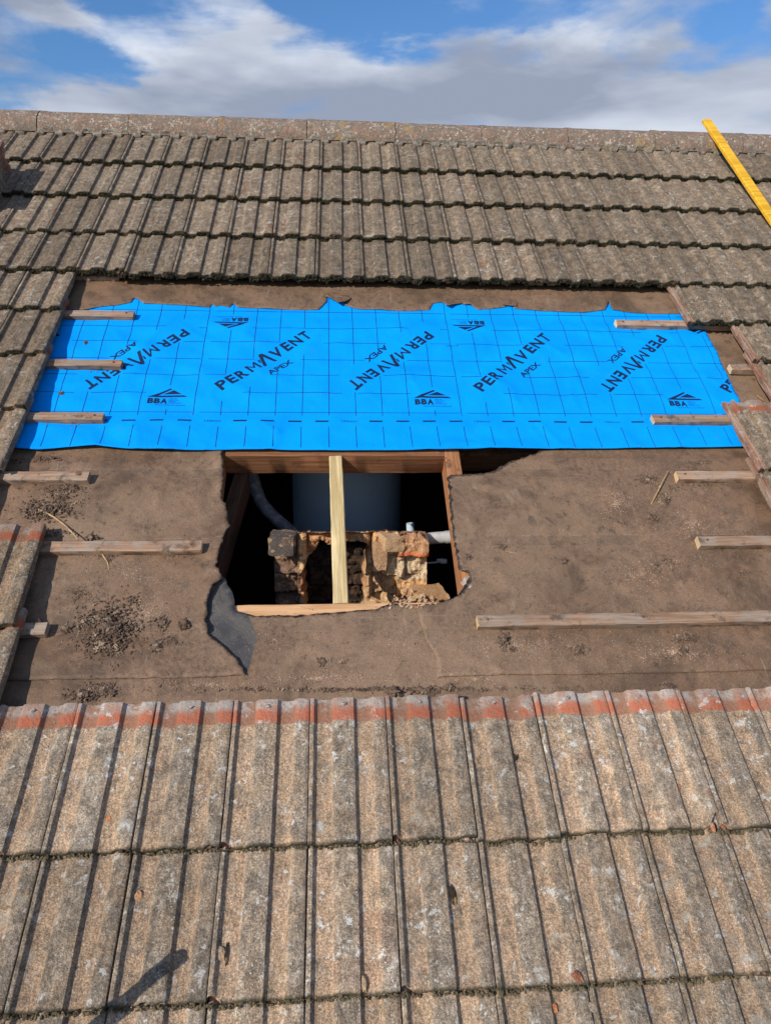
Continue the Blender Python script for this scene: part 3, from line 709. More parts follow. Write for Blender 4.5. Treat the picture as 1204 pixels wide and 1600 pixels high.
# rafters run up the slope: bar's local x is along v, so use the wood with grain along x
M['rafter_x'] = mat_wood('old_rafter_timber_x', (.27, .115, .050), (.44, .205, .095), axis=0, rings=70, dirt=(.10, .055, .04))
M['newwood_x'] = mat_wood('new_stud_timber_x', (.40, .30, .145), (.60, .48, .27), axis=0, rings=85, rough=.8)
for u, lb in ((UL, 'old rafter forming the left side of the opening'), (UR, 'old orange-brown rafter forming the right side of the opening')):
    tim('rafter', (u, -1.0, zt), (u, 3.97, zt), RW_, RD, M['rafter_x'], lb, 'rafter', 'rafters', seed=u)
for u, lb in ((.90, 'rafter mostly hidden in the dark gap right of the opening'),):
    tim('rafter', (u, -1.0, zt), (u, 3.97, zt), RW_, RD, M['rafter_x'], lb, 'rafter', 'rafters', seed=u)
M['brace'] = mat_wood('shaded_old_timber', (.05, .026, .016), (.09, .045, .026), axis=0)  # old timber in a darkened copy; the loft's shade is put into its colour
x0, x1 = UL + RW_ / 2 + .0005, UR - RW_ / 2 - .0005
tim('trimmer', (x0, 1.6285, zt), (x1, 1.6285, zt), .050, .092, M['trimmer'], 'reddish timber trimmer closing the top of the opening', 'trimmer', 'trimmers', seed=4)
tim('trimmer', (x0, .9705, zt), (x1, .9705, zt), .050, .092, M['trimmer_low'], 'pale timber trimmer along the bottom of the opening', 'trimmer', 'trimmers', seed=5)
tim('stud', (-.128, 1.603, zt + .0005), (-.1155, .9965, zt + .0005), .046, .045, M['newwood_x'], 'new pale yellowish timber running up the middle of the opening', 'timber', seed=6, bev=.003)
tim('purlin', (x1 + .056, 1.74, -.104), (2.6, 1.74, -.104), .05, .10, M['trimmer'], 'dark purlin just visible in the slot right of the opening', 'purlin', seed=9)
tim('brace', (-.560, .99, -.096), (-.466, 1.62, -.096), 0.045, .11, M['brace'], 'shade-darkened brown brace slanting down the left side of the opening', 'timber', seed=19)

# yellow board at top right
ya = at(1104, 186, .150); yb = Vector((2.10, 3.05, .108))
p1 = at(1140, 240, .125)
yb = at(1216, 352, .098)
dirn = (yb - ya); yb = yb + dirn * .75
tim('timber_board', ya, yb, .052, .022, M['yellow'], 'bright yellow timber board laid over the ridge and down the tiles', 'board', up=Vector((0, .0, 1)), seed=13, bev=.004)

# ---------------------------------------------------------------- tiles
PROF0 = [(-.0310, .002), (-.0305, .0130), (-.0285, .0145), (-.0205, .0148), (-.0190, .0120), (-.0180, .0060), (-.0120, .0055), (-.0105, .0110), (-.0070, .0115), (-.0060, .0060), (-.0005, .0065), (.0018, .0235), (.0040, .0262), (.0110, .0264), (.0140, .0235), (.0178, .0120), (.0220, .0102),
        (.0360, .0098), (.0490, .0108), (.0560, .0160), (.0620, .0240), (.0665, .0268), (.0850, .0275), (.1080, .0272), (.1150, .0262), (.1178, .0225), (.1200, .0125), (.1240, .0102), (.1380, .0098), (.1500, .0110), (.1570, .0170), (.1625, .0240), (.1670, .0268), (.1820, .0272), (.1935, .0268), (.1980, .0240), (.1990, .0140)]
PROF = [(x, z if z < .015 else z - .0030) for x, z in PROF0]
PROF = [(x, z + (.0015 if 0 < x and z < .013 else 0)) for x, z in PROF]
def bottom_z(x, z):
    if x < 0: return -.001 if x > -.0300 else .0
    return z - .0125
def tile_mesh(seed, broken=False):
    rng = random.Random(seed); so_ = rng.random() * 100
    ss = [0, .0015, .005, .012, .022] + [.04 + .3 * i / 13 for i in range(14)] + [.352, .364, .370, TL]
    # finer cross-section
    pr = []
    for i in range(len(PROF) - 1):
        a, b = PROF[i], PROF[i + 1]; k = 2 if b[0] - a[0] > .008 else 1
        for q in range(k): pr.append((a[0] + (b[0] - a[0]) * q / k, a[1] + (b[1] - a[1]) * q / k))
    pr.append(PROF[-1]); n = len(pr); bz_ = []
    chips = [(rng.uniform(.0, .2), rng.uniform(.006, .014), rng.uniform(.003, .008)) for _ in range(rng.choice((1, 2, 3)))]
    if broken: chips.append((.192, .02, .03))
    vs_ = []
    for i, s in enumerate(ss):
        for j, (x, z) in enumerate(pr):
            e = math.exp(-s / .006)
            ds = e * (.0030 * fbm(x * 70, so_, 1, 3) + .0012 * N(x * 500, so_, 2))
            for (cx, cw, cd_) in chips:
                if x > -.003: ds += math.exp(-((x - cx) / cw) ** 2) * cd_ * (1 - s / .06 if s < .06 else 0)
            if x < 0 and s < .07: ds += .0 
            hd = math.exp(-(TL - s) / .004); ds -= hd * .0018 * (1 + fbm(x * 60, so_, 4, 2))
            dz = .0007 * fbm(x * 45, s * 30, so_, 3) - e * .0020 - hd * .0008
            dx = .0006 * N(s * 25, x * 10, so_ + 9)
            vs_.append((x + dx, s + ds, z + dz))
    m_ = len(ss)
    for i, s in enumerate(ss):
        for j, (x, z) in enumerate(pr):
            X, Y, Z = vs_[i * n + j]; e = math.exp(-s / .006)
            tk = .0080 * max(0., min(1., (.26 - s) / .05)); vs_.append((X, Y + e * .002, min(Z - .002, bottom_z(x, z) - tk) if s < .26 else max(-.002, min(Z - .002, bottom_z(x, z)))))
    fs = []
    for i in range(m_ - 1):
        for j in range(n - 1):
            a = i * n + j; fs.append((a, a + 1, a + n + 1, a + n)); b = a + m_ * n; fs.append((b, b + n, b + n + 1, b + 1))
    o_ = m_ * n
    for j in range(n - 1):
        fs.append((j, j + o_, j + 1 + o_, j + 1)); a = (m_ - 1) * n + j; fs.append((a, a + 1, a + 1 + o_, a + o_))
    for i in range(m_ - 1):
        a = i * n; fs.append((a, a + n, a + n + o_, a + o_)); a = i * n + n - 1; fs.append((a, a + o_, a + n + o_, a + n))
    me = mesh('roof_tile', vs_, fs, 42); me.materials.append(M['tile']); return me
TM = [tile_mesh(100 + i) for i in range(9)]; TMB = tile_mesh(300, True)
SL = .068                                      # each tile tips by this slope, resting on the course below
TB = .0335                                     # height of its head over the rafters (on the batten)
rng = random.Random(7)
ordn = ['', 'first', 'second', 'third', 'fourth', 'fifth', 'sixth', 'seventh', 'eighth', 'ninth', 'tenth', 'eleventh', 'twelfth', 'thirteenth', 'fourteenth', 'fifteenth', 'sixteenth', 'seventeenth', 'eighteenth', 'nineteenth', 'twentieth', 'twenty-first', 'twenty-second']
tiles = []
def place(k, u, sand, lift=0., dv=0., rotz=0., nail=False, me=None, jit=1.):
    v = VB[k] + dv + rng.uniform(-.002, .002) * jit; uu = u + rng.uniform(-.0010, .0010) * jit
    rot = Matrix.Rotation(-math.atan(SL) + rng.uniform(-.004, .004) * jit, 4, 'X') @ Matrix.Rotation(rotz + rng.uniform(-.004, .004) * jit, 4, 'Z')
    rot = rot @ Matrix.Rotation(rng.uniform(-.004, .004) * jit, 4, 'Y')
    zz = TB + SL * (TL - .01) + lift + rng.uniform(-.0004, .0008)
    o = link('roof_tile', me or rng.choice(TM), None, None, (uu, v, zz), rot)
    o['sand'] = sand; o['lap'] = .05 if k > 8 else 0.; o['up'] = 1. if k > 1 else 0.; tiles.append((o, k, u, v)); 
    if nail:
        bm = bmesh.new(); bmesh.ops.create_cone(bm, cap_ends=True, segments=14, radius1=.0052, radius2=.0040, depth=.0022)
        for vtx in bm.verts: vtx.co += Vector((.090 + rng.uniform(-.004, .004), .349, .0285))
        nh = link('nail_head', bm_mesh('nail_head', bm, 40), M['nail'], o)
    return o
rows = {}
def row(k, us, **kw):
    for u in us: place(k, u, **kw)
def rr(a, b, off=0.): return [j * .2 + off for j in range(a, b)]
# lower courses
row(-1, rr(-5, 6), sand=1.0); row(0, rr(-6, 7), sand=1.0)
for j in range(-7, 9): place(1, j * .2, 1.0, nail=j not in (-4,) , me=TMB if j == 3 else None, dv=(-.006 if j == 1 else 0))
row(-2, rr(-5, 5), sand=1.)
# left stepped side
row(2, [-1.2 - .002, -1.402, -1.602], sand=.55, lift=.002)
row(3, [-1.213, -1.413, -1.613], sand=.8, lift=.004, rotz=.02)
row(4, [-1.43, -1.63, -1.83], sand=.4); row(5, [-1.408, -1.608, -1.808], sand=.6)
row(6, [-1.405, -1.605, -1.805], sand=.4); row(7, [-1.412, -1.612, -1.812, -2.012], sand=.3); row(8, [-1.418, -1.618, -1.818, -2.018], sand=.3)
# right stepped side
row(8, [1.386 + .2 * i for i in range(4)], sand=.1, dv=-.030); row(7, [1.578 + .2 * i for i in range(4)], sand=.2); row(6, [1.575 + .2 * i for i in range(3)], sand=.2)
row(5, [1.378 + .2 * i for i in range(4)], sand=.3); row(4, [1.365 + .2 * i for i in range(4)], sand=.3)
row(3, [1.60, 1.80, 2.0], sand=.3); row(2, [1.60, 1.80, 2.0], sand=.3)
# upper courses; the piece of course 9 left of px x=200 stands a little proud
EU = {9: (-10, 12), 10: (-11, 13), 11: (-11, 13), 12: (-12, 14)}
for k, (a, b) in EU.items():
    for j in range(a, b):
        u = j * .2 * (1 if k == 9 else .998) + UPJ; lf = 0; dv = 0
        if k == 9 and j <= -6: lf = .004; dv = .020
        place(k, u + (.004 * (k - 9)), .12, lift=lf, dv=dv)
# labels by course and place along it
crs = {-2: 'bottommost sliver of a course', -1: 'lowest course at the foot of the photo', 0: 'second full course from the foot of the photo', 1: 'top row of lower tiles with exposed orange head',
       9: 'fourth course below the ridge', 10: 'third course below the ridge', 11: 'second course below the ridge', 12: 'first course under the ridge'}
by = {}
for o, k, u, v in tiles:
    side = '' if k in crs else ('L' if u < 0 else 'R'); by.setdefault((k, side), []).append((u, o, v))
names_side = {2: 'second step up from the lower tiles', 3: 'third step, with its orange head exposed', 4: 'step just below the blue underlay', 5: 'step level with the foot of the blue underlay', 6: 'step level with the middle of the blue underlay', 7: 'step level with the top of the blue underlay', 8: 'step beside the ragged brown felt hem'}
for (k, side), L_ in by.items():
    L_.sort(key=lambda q: q[0]); vis = []
    for u, o, v in L_:
        pp = [proj((u + a, v + b, .06)) for a in (.0, .1, .19) for b in (.01, .15, .29)]
        vis.append(any(0 < p[0] < 1204 and 0 < p[1] < 1600 for p in pp))
    nv = 0; tot = sum(vis); outL = outR = 0
    for (u, o, v), s in zip(L_, vis):
        if s: nv += 1
        cn = crs.get(k)
        col = 'weathered grey roof tile' if k > 1 else 'gritty grey and sandy brown roof tile'
        if cn:
            if s: lab = f'{col}, {ordn[nv]} from left in the {cn}'
            elif nv == 0: outL += 1; lab = f'{col} past the left picture edge ({ordn[outL]} outward), {cn}'
            else: outR += 1; lab = f'{col} past the right picture edge ({ordn[outR]} outward), {cn}'
        else:
            sn = 'left' if side == 'L' else 'right'
            n_in = (len(L_) - [q[1] for q in L_].index(o)) if side == 'L' else [q[1] for q in L_].index(o) + 1
            lab = f'{col} on the {sn} side, {ordn[n_in]} tile out from the bared area, {names_side[k]}'
        w_ = lab.split()
        if len(w_) > 16:
            lab = lab.replace('gritty grey and sandy brown roof tile', 'gritty sandy roof tile').replace('weathered grey roof tile', 'grey roof tile').replace(' tile out from the bared area', ' out from the bared area').replace('past the left picture edge', 'off left').replace('past the right picture edge', 'off right').replace('with exposed orange head', 'with orange heads').replace('first from left in the top row of lower tiles', 'first from left in top row of lower tiles').replace('from left in the top row', 'from left in top row').replace(' at the foot of the photo', '').replace(' full course from the foot of the photo', ' full course from the bottom').replace(' with its orange head exposed', ' orange-headed').replace('on the left side', 'at left').replace('on the right side', 'at right').replace('level with the ', 'by the ').replace(' out from the bared area', ' outward')
        if len(lab.split()) > 16: print('LONG', lab)
        tag(o, lab, 'roof tile', 'interlocking roof tiles laid in courses')
# pile of spare tiles at the far left
PR = Matrix.Rotation(R(4), 4, 'Z')
pb = Vector((-1.865, 3.05, .085))
for i in range(5):
    o = link('roof_tile', TM[i % 9], None, None, pb + Vector((rng.uniform(-.004, .004), rng.uniform(-.004, .004), i * .0285)), PR @ Matrix.Rotation(rng.uniform(-.03, .03), 4, 'Z'))
    o['sand'] = .2; o['lap'] = 0.; o['up'] = 1.
    tag(o, f'loose grey roof tile in the stack at the far left edge, {ordn[5 - i]} from the top', 'roof tile', 'loose tiles stacked on the roof')

# ---------------------------------------------------------------- ridge
RA = Vector((0, 3.985, .004))
def ridge_mesh(ln, seed):
    vs_, fs = [], []; rng2 = random.Random(seed); na, nl = 20, 22
    for layer in (0, 1):
        for i in range(nl + 1):
            x = ln * i / nl; sock = .003 if x < .03 else 0
            for j in range(na + 1):
                a = math.pi * (-.03 + 1.06 * j / na); r = .122 - layer * .016 + sock + .0016 * fbm(x * 18, j * .45, seed, 3)
                vs_.append((x + (.001 * N(j * .8, seed, i)), -math.cos(a) * r, math.sin(a) * r * .90))
    n = na + 1; o_ = (nl + 1) * n
    for i in range(nl):
        for j in range(na):
            a = i * n + j; fs.append((a, a + n, a + n + 1, a + 1)); b = a + o_; fs.append((b, b + 1, b + n + 1, b + n))
        for j in (0, na):
            a = i * n + j; q = (a, a + o_, a + n + o_, a + n); fs.append(q if j == 0 else q[::-1])
    for i in (0, nl):
        for j in range(na):
            a = i * n + j; q = (a, a + 1, a + 1 + o_, a + o_); fs.append(q if i == 0 else q[::-1])
    me = mesh('ridge_tile', vs_, fs, 50); me.materials.append(M['ridge']); return me
rm = [ridge_mesh(.472, s) for s in (1.3, 4.1, 7.7)]
yj = [at(x, 205, .1).x for x in (49, 196, 338, 479, 617, 750, 882, 1014, 1145)]
u = yj[0] - .485
edges = [yj[0] - .97, yj[0] - .485] + yj + [yj[-1] + .475, yj[-1] + .95]
unrot = Matrix.Rotation(-PITCH, 4, 'X')
for i in range(len(edges) - 1):
    l_ = edges[i + 1] - edges[i]
    rot = unrot @ Matrix.Rotation(rng.uniform(-.006, .006), 4, 'Z') @ Matrix.Diagonal((l_ / .476, 1, 1, 1))
    o = link('ridge_tile', rm[i % 3], None, None, Vector((edges[i] + .003, RA.y, RA.z + rng.uniform(-.002, .002))), rot)
    where = 'off left' if i < 1 else ('off right' if i > 10 else f'{ordn[i]} from the left')
    tag(o, f'mottled red-brown half-round ridge tile with pale lichen, {where} along the ridge', 'ridge tile', 'ridge tiles along the roof top')
# mortar bedding under the ridge: one wavy fillet per slope
vs_, fs = [], []; nl = 900
for i in range(nl + 1):
    u = -2.6 + 5.5 * i / nl; q = ((u - UPJ) % .2)
    prof = 0
    for (a, b) in ((.062, .118), (.165, .214)):
        if a < q < b: prof = 1
    if q < .014: prof = 1
    wob = .004 * fbm(u * 20, 1, 3, 3)
    v1 = 3.884 - (.0 if prof else .012) + wob; z1 = .0545 + (.017 if prof else 0) 
    for (v, z) in ((v1 + .004, z1 - .02), (v1, z1), (v1 + .004, z1 + .010), (3.905, .082 + wob * .3), (3.95, .080)): vs_.append((u, v, z))
for i in range(nl):
    for j in range(4):
        a = i * 5 + j; fs.append((a, a + 5, a + 6, a + 1))
bed = link('mortar_bedding', mesh('mortar_bedding', vs_, fs, 60), M['mortar'])
tag(bed, 'rough grey mortar bedding line under the ridge tiles', 'mortar')

# ---------------------------------------------------------------- chimney stub in the loft
HC = .30
uL, zT = at_h(425, 832, HC); uR, _ = at_h(668, 832, HC); _, zB = at_h(540, 1010, HC); zB = -.75
def chim():
    nx, nz = 150, 110
    fl = (at_h(474, 870, HC)[0], at_h(574, 870, HC)[0]); ftop = at_h(520, 848, HC)[1]
    rngc = random.Random(5)
    bricks = {}
    def brick(u, z):
        c = math.floor((z - zT + .006) / .076); off = .11 if c % 2 else 0.
        b = math.floor((u - uL + off) / .222); fu = ((u - uL + off) % .222) / .222; fz = ((z - zT + .006) % .076) / .076
        return c, b, fu, fz
    vs_, hue, soot = [], [], []
    cols = [(.58, .20, .085), (.52, .25, .12), (.64, .38, .18), (.60, .34, .17), (.46, .20, .10), (.66, .43, .23)]
    for i in range(nx + 1):
        for k in range(nz + 1):
            t = i / nx; u = uL + (uR - uL) * t; kz = k / nz
            top = zT + .004 - .010 * abs(fbm(u * 14, 3, 1, 3)) - (.030 * max(0, 1 - abs(u - uR) / .035)) - (.012 if t < .17 else 0)
            z = zB + (top - zB) * (kz ** .55)
            c, b, fu, fz = brick(u, z)
            key = (c, b)
            if key not in bricks: bricks[key] = (rngc.uniform(-.014, .022), rngc.choice(cols))
            d, hc = bricks[key]
            j = min(1, min(fu, 1 - fu) / .05) * min(1, min(fz, 1 - fz) / .10)
            h = d + (1 - j) * .014 + .018 * fbm(u * 22, z * 22, 2, 4) + .005 * fbm(u * 80, z * 80, 6, 2)
            # flue: tall arch-shaped void
            fx = (u - (fl[0] + fl[1]) / 2) / ((fl[1] - fl[0]) / 2) + .34 * fbm(z * 13, 3, 2, 3); fzz = max(0, (z - (ftop - .055 + .035 * fbm(u * 16, 5, 5, 2))) / .055)
            q = math.sqrt(fx * fx + fzz * fzz) if fzz > 0 else abs(fx)
            inn = max(0, min(1, (1.0 - q) / .10)); h += inn * .105 * (1 if inn < 1 else 1)
            h += .03 * max(0, (fx - .9)) * (fx < 1.5) 
            s = max(0, min(1, (1.02 - q) / .20))
            # the right flank leans out, lower right is a separate sandy brick
            if t > .80: h -= .025
            if t < .16: h += .03
            col = hc
            if t < .17: col = (.22, .14, .10)
            if 1.0 < q < 1.5 and t > .5: col = (.58, .38, .21)
            if t > .80 and z > zT - .062: col = (.50, .27, .14)
            elif t > .80 and z > zT - .085: col = (.66, .19, .075)
            elif t > .74 and z > zT - .17: col = (.62, .48, .31)
            vs_.append(hz(u, HC + h, z)); hue.append(col); soot.append(s)
    n = nz + 1; fs = []
    for i in range(nx):
        for k in range(nz): a = i * n + k; fs.append((a, a + n, a + n + 1, a + 1))
    def addv(p, c, s=0.): vs_.append(p); hue.append(c); soot.append(s); return len(vs_) - 1
    # top, going back 0.36 m and rough, and the two sides
    prev = [i * n + nz for i in range(nx + 1)]
    for r_ in range(1, 13):
        cur = []
        for i in range(nx + 1):
            u = uL + (uR - uL) * i / nx; h = HC + .04 + .32 * r_ / 12
            z = zT - .012 - .018 * abs(fbm(u * 12, h * 12, 8, 4)) - .10 * r_ / 12
            cur.append(addv(hz(u, h, z), (.36, .25, .16), .1))
        for i in range(nx): fs.append((prev[i], prev[i + 1], cur[i + 1], cur[i]))
        prev = cur
    for i_, flip in ((0, 0), (nx, 1)):
        pa = [i_ * n + k for k in range(nz + 1)]; u = uL + (uR - uL) * i_ / nx
        for r_ in range(1, 9):
            cu = []
            for k in range(nz + 1):
                kz = k / nz; z = zB + (zT - .014 - .10 * r_ / 8 - zB) * kz ** .55
                cu.append(addv(hz(u + .006 * fbm(r_ * .5, z * 20, i_, 3), HC + .04 + .32 * r_ / 8, z), (.30, .15, .09)))
            for k in range(nz):
                q = (pa[k], pa[k + 1], cu[k + 1], cu[k]); fs.append(q if not flip else q[::-1])
            pa = cu
    org = hz(0, HC, zB)
    vs2 = [v - org for v in vs_]
    me = mesh('brickwork', vs2, fs, 30)
    me.attributes.new('hue', 'FLOAT_COLOR', 'POINT'); me.attributes.new('soot', 'FLOAT', 'POINT'); a = me.attributes['hue']; s = me.attributes['soot']
    for k in range(len(vs_)): a.data[k].color = (*hue[k], 1); s.data[k].value = soot[k]
    root = link('chimney_stub', None, None, None, org)
    tag(root, 'broken brick chimney stub with a sooty flue, standing inside the roof opening', 'chimney')
    link('brickwork', me, M['brick'], root)
    return root, org
croot, corg = chim()
def rough_lump(size, seed, sub=3, amp=.18):
    bm = bmesh.new(); bmesh.ops.create_cube(bm, size=1.); bmesh.ops.subdivide_edges(bm, edges=bm.edges[:], cuts=sub * 2, use_grid_fill=True)
    for v in bm.verts:
        c = v.co; r = c.length / max(abs(c.x), abs(c.y), abs(c.z), 1e-6) / 1.9
        v.co = c * (1 - .10 * (r - .5)) * (1 + amp * fbm(c.x * 2.2 + seed, c.y * 2.2, c.z * 2.2 + seed, 4)); v.co = Vector((v.co.x * size[0], v.co.y * size[1], v.co.z * size[2]))
    return bm
def lump_obj(name, size, pos, rot, col, seed, parent=None, amp=.12):
    bm = rough_lump(size, seed, amp=amp); me = bm_mesh(name, bm, 30)
    a = me.attributes.new('hue', 'FLOAT_COLOR', 'POINT')
    for d in a.data: d.color = (*col, 1)
    if parent is not None:
        o = link(name, me, M['brick'], parent); o.matrix_local = Matrix.Translation(pos - corg) @ rot; return o
    return link(name, me, M['brick'], None, pos, rot)
# broken bricks that stand proud of the stub
def hzrot(yaw=0, tilt=0): return Matrix.Rotation(-PITCH, 4, 'X') @ Matrix.Rotation(yaw, 4, 'Z') @ Matrix.Rotation(tilt, 4, 'Y')
for (x, y, h, sz, yaw, tl, col, sd2) in (
    (668, 935, .24, (.11, .10, .066), .2, .03, (.55, .33, .17), 3), (592, 868, .28, (.045, .06, .09), .1, .05, (.52, .32, .18), 5),
    (442, 848, .285, (.085, .10, .06), -.1, .02, (.115, .095, .085), 7), (610, 846, .285, (.07, .08, .05), .3, .1, (.58, .37, .21), 9)):
    uu, zz = at_h(x, y, h); lump_obj('broken_brick', sz, hz(uu, h, zz), hzrot(yaw, tl), col, sd2, croot)
# rubble crumbs on the bottom trimmer and the stub
def bits(name, items, mat, label, cat, kind='stuff', shape='lump'):
    """items: (pos, size, seed) -> one mesh of many irregular pieces"""
    ico = bmesh.new(); bmesh.ops.create_icosphere(ico, subdivisions=1, radius=1.); iv = [v.co.copy() for v in ico.verts]; ifc = [tuple(v.index for v in f.verts) for f in ico.faces]; ico.free()
    vs_, fs = [], []; rg = random.Random(99)
    for (p, s, e) in items:
        R3 = Matrix.Rotation(rg.uniform(0, 6.28), 3, 'Z') @ Matrix.Rotation(rg.uniform(-.8, .8), 3, 'X') @ Matrix.Rotation(rg.uniform(-.5, .5), 3, 'Y'); b = len(vs_)
        sc = Vector((s * e[0], s * e[1], s * e[2]))
        for q in iv:
            k = 1 + rg.uniform(-.32, .28); v = R3 @ Vector((q.x * sc.x * k, q.y * sc.y * k, q.z * sc.z * k)); vs_.append(p + v)
        for f in ifc: fs.append(tuple(b + t for t in f))
    return tag(link(name, mesh(name, vs_, fs), mat), label, cat, None, kind)
M['splinter'] = mat_wood('splintered_pale_wood', (.20, .165, .135), (.42, .36, .30), axis=1, rings=120)
bm = rough_lump((.040, .030, .007), 4.4, 3, .55); tag(link('splinter', bm_mesh('splinter', bm, 30), M['splinter'], None, at(732, 910, .008), Matrix.Rotation(.5, 4, 'Z')), 'pale splintered wood sticking out of the torn felt at the lower right of the opening', 'splinter')
rg = random.Random(21); it = []
for _ in range(110):
    x = rg.gauss(648, 18); y = rg.gauss(938, 6)
    if y > 946: y = 946 - rg.random() * 4
    h = rg.uniform(.14, .24) if rg.random() < .6 else rg.uniform(.02, .1)
    if h < .12: q = at(x, rg.uniform(943, 950), .006); it.append((q, rg.uniform(.002, .007), (1, .8, .6)))
    else:
        uu, zz = at_h(x, y, h); it.append((hz(uu, h, zz), rg.uniform(.003, .012), (1, .8, .7)))
M['rubble'] = mat_simple('brick_rubble', (.40, .25, .15), (.52, .38, .26), 60, .95, .002, c3=(.36, .13, .07))
bits('rubble', it, M['rubble'], 'crumbled orange-brown mortar and brick rubble at the foot of the opening', 'rubble')

# ---------------------------------------------------------------- loft fittings
def revolve(name, prof, center, mat, parent=None, seg_=48, rot=None):
    vs_, fs = [], []; n = len(prof)
    for i in range(seg_):
        a = 2 * math.pi * i / seg_
        for (r, z) in prof: vs_.append((r * math.cos(a), r * math.sin(a), z))
    for i in range(seg_):
        for j in range(n - 1): a = i * n + j; b = ((i + 1) % seg_) * n + j; fs.append((a, b, b + 1, a + 1))
    fs.append(tuple(i * n for i in range(seg_))[::-1]); fs.append(tuple(i * n + n - 1 for i in range(seg_)))
    me = mesh(name, vs_, fs, 40)
    if parent is not None: return link(name, me, mat, parent)
    return link(name, me, mat, None, center, rot or hzrot())
HT = 1.16
ut0, zt0 = at_h(456, 800, HT); ut1, _ = at_h(628, 800, HT)
r_ = (ut1 - ut0) / 2; tankc = hz((ut0 + ut1) / 2, HT + r_ * .35, zt0 - .62)
tank = link('water_tank', None, None, None, tankc, hzrot()); tag(tank, 'round blue-grey plastic water tank in the dark loft behind the chimney stub', 'water tank')
revolve('tank_body', [(r_ * .92, 0), (r_ * .99, .05), (r_ * 1.0, .60), (r_ * 1.0, 1.02)], None, M['tank'], tank)
lid = revolve('lid', [(r_ * 1.03, 1.0), (r_ * 1.04, 1.03), (r_ * .98, 1.05), (r_ * .2, 1.07)], None, M['dark'], tank)
def tube(name, pts, r, mat, seg_=16, parent=None, rf=None):
    vs_, fs = [], []; n = len(pts)
    for i, p in enumerate(pts):
        p = Vector(p); d = (Vector(pts[min(i + 1, n - 1)]) - Vector(pts[max(i - 1, 0)])).normalized(); a = d.orthogonal().normalized() if abs(d.z) > .99 else d.cross(Vector((0, 0, 1))).normalized(); b = d.cross(a)
        for k in range(seg_):
            t = 2 * math.pi * k / seg_; rr_ = r if rf is None else rf(i / (n - 1), t) * r
            vs_.append(p + (a * math.cos(t) + b * math.sin(t)) * rr_)
    for i in range(n - 1):
        for k in range(seg_): a = i * seg_ + k; b = i * seg_ + (k + 1) % seg_; fs.append((a, b, b + seg_, a + seg_))
    fs.append(tuple(range(seg_))); fs.append(tuple((n - 1) * seg_ + k for k in range(seg_))[::-1])
    if parent is not None:
        inv = parent.matrix_local.inverted() @ RW; vs_ = [inv @ v for v in vs_]
        return link(name, mesh(name, [v for v in vs_], fs, 50), mat, parent)
    o0 = Vector(vs_[0]); return link(name, mesh(name, [v - o0 for v in vs_], fs, 50), mat, None, o0)
def ph(x, y, h): uu, zz = at_h(x, y, h); return hz(uu, h, zz)
P_ = link('waste_pipe', None, None, None, ph(655, 843, .42)); tag(P_, 'fat grey plastic pipe between the chimney stub and the right rafter', 'pipe')
tube('pipe', [ph(650, 844, .40), ph(675, 841, .40), ph(700, 839, .40), ph(740, 837, .40)], .0215, M['pipe'], parent=P_)
tube('socket', [ph(696, 839.5, .40), ph(712, 838.5, .40)], .0235, M['pipe'], parent=P_)
P2 = link('water_pipe', None, None, None, ph(665, 880, .42)); tag(P2, 'thin pipe with a white compression fitting near the right rafter', 'pipe')
tube('pipe', [ph(640, 881.5, .44), ph(666, 880, .44), ph(690, 878, .44)], .0032, M['white_plastic'], parent=P2)
tube('fitting', [ph(682, 876.5, .44), ph(688, 876, .44), ph(688.5, 877, .44), ph(697, 877.5, .44)], .010, M['white_plastic'], parent=P2, rf=lambda t, a: .75 if t < .5 else 1.)
P3 = link('overflow_pipe', None, None, None, ph(640, 815, .80)); tag(P3, 'small blue pipe stub in the dark right of the tank', 'pipe')
tube('pipe', [ph(641, 818, .80), ph(641, 822, .80), ph(642, 850, .80)], .017, M['tank'], parent=P3)
P4 = tube('lagged_pipe', [ph(x, y, .72) for x, y in ((392, 735), (399, 765), (408, 785), (420, 800), (436, 815), (452, 828), (472, 846))], .024, M['pipe_dark'], rf=lambda t, a: 1 + .25 * N(t * 9, a, 3) * (t < .55))
tag(P4, 'grey lagged pipe with torn wrapping slanting down left of the tank', 'pipe')

# ---------------------------------------------------------------- loft shell, walls, ground
def box(name, c, s, mat, rot=None):
    bm = bmesh.new(); bmesh.ops.create_cube(bm, size=1.)
    for v in bm.verts: v.co = Vector((v.co.x * s[0], v.co.y * s[1], v.co.z * s[2]))
    return link(name, bm_mesh(name, bm), mat, None, c, rot)
def wv_(y, z): return y * cP + z * sP, -y * sP + z * cP       # world (y,z) -> roof (v,w)
RW3 = RW.to_3x3()
def wbox(name, c, s, mat):
    p = RW3.inverted() @ Vector(c); return box(name, p, s, mat, Matrix.Rotation(-PITCH, 4, 'X'))
ridge_w = RW3 @ Vector((0, 3.985, 0))
eave_w = RW3 @ Vector((0, -1.0, 0))
zg = eave_w.z - 4.6
o = wbox('loft_floor', (0, ridge_w.y, eave_w.z - 1.6), (5.6, (ridge_w.y - eave_w.y) * 2 - .5, .05), M['dark']); tag(o, 'dark loft floor under the roof', 'floor', kind='structure')
bk = []
for (y, z) in ((ridge_w.y, ridge_w.z), (2 * ridge_w.y - eave_w.y, eave_w.z)):
    for dz in (0, .06):
        for u in (U0, U1): bk.append(RW3.inverted() @ Vector((u, y, z + dz - .02)))
o = link('rear_roof_slope', mesh('rear_roof_slope', bk, [(0, 1, 5, 4), (2, 6, 7, 3), (0, 2, 3, 1), (4, 5, 7, 6), (0, 4, 6, 2), (1, 3, 7, 5)]), M['mortar'])
tag(o, 'rear slope of the roof behind the ridge', 'roof', kind='structure')
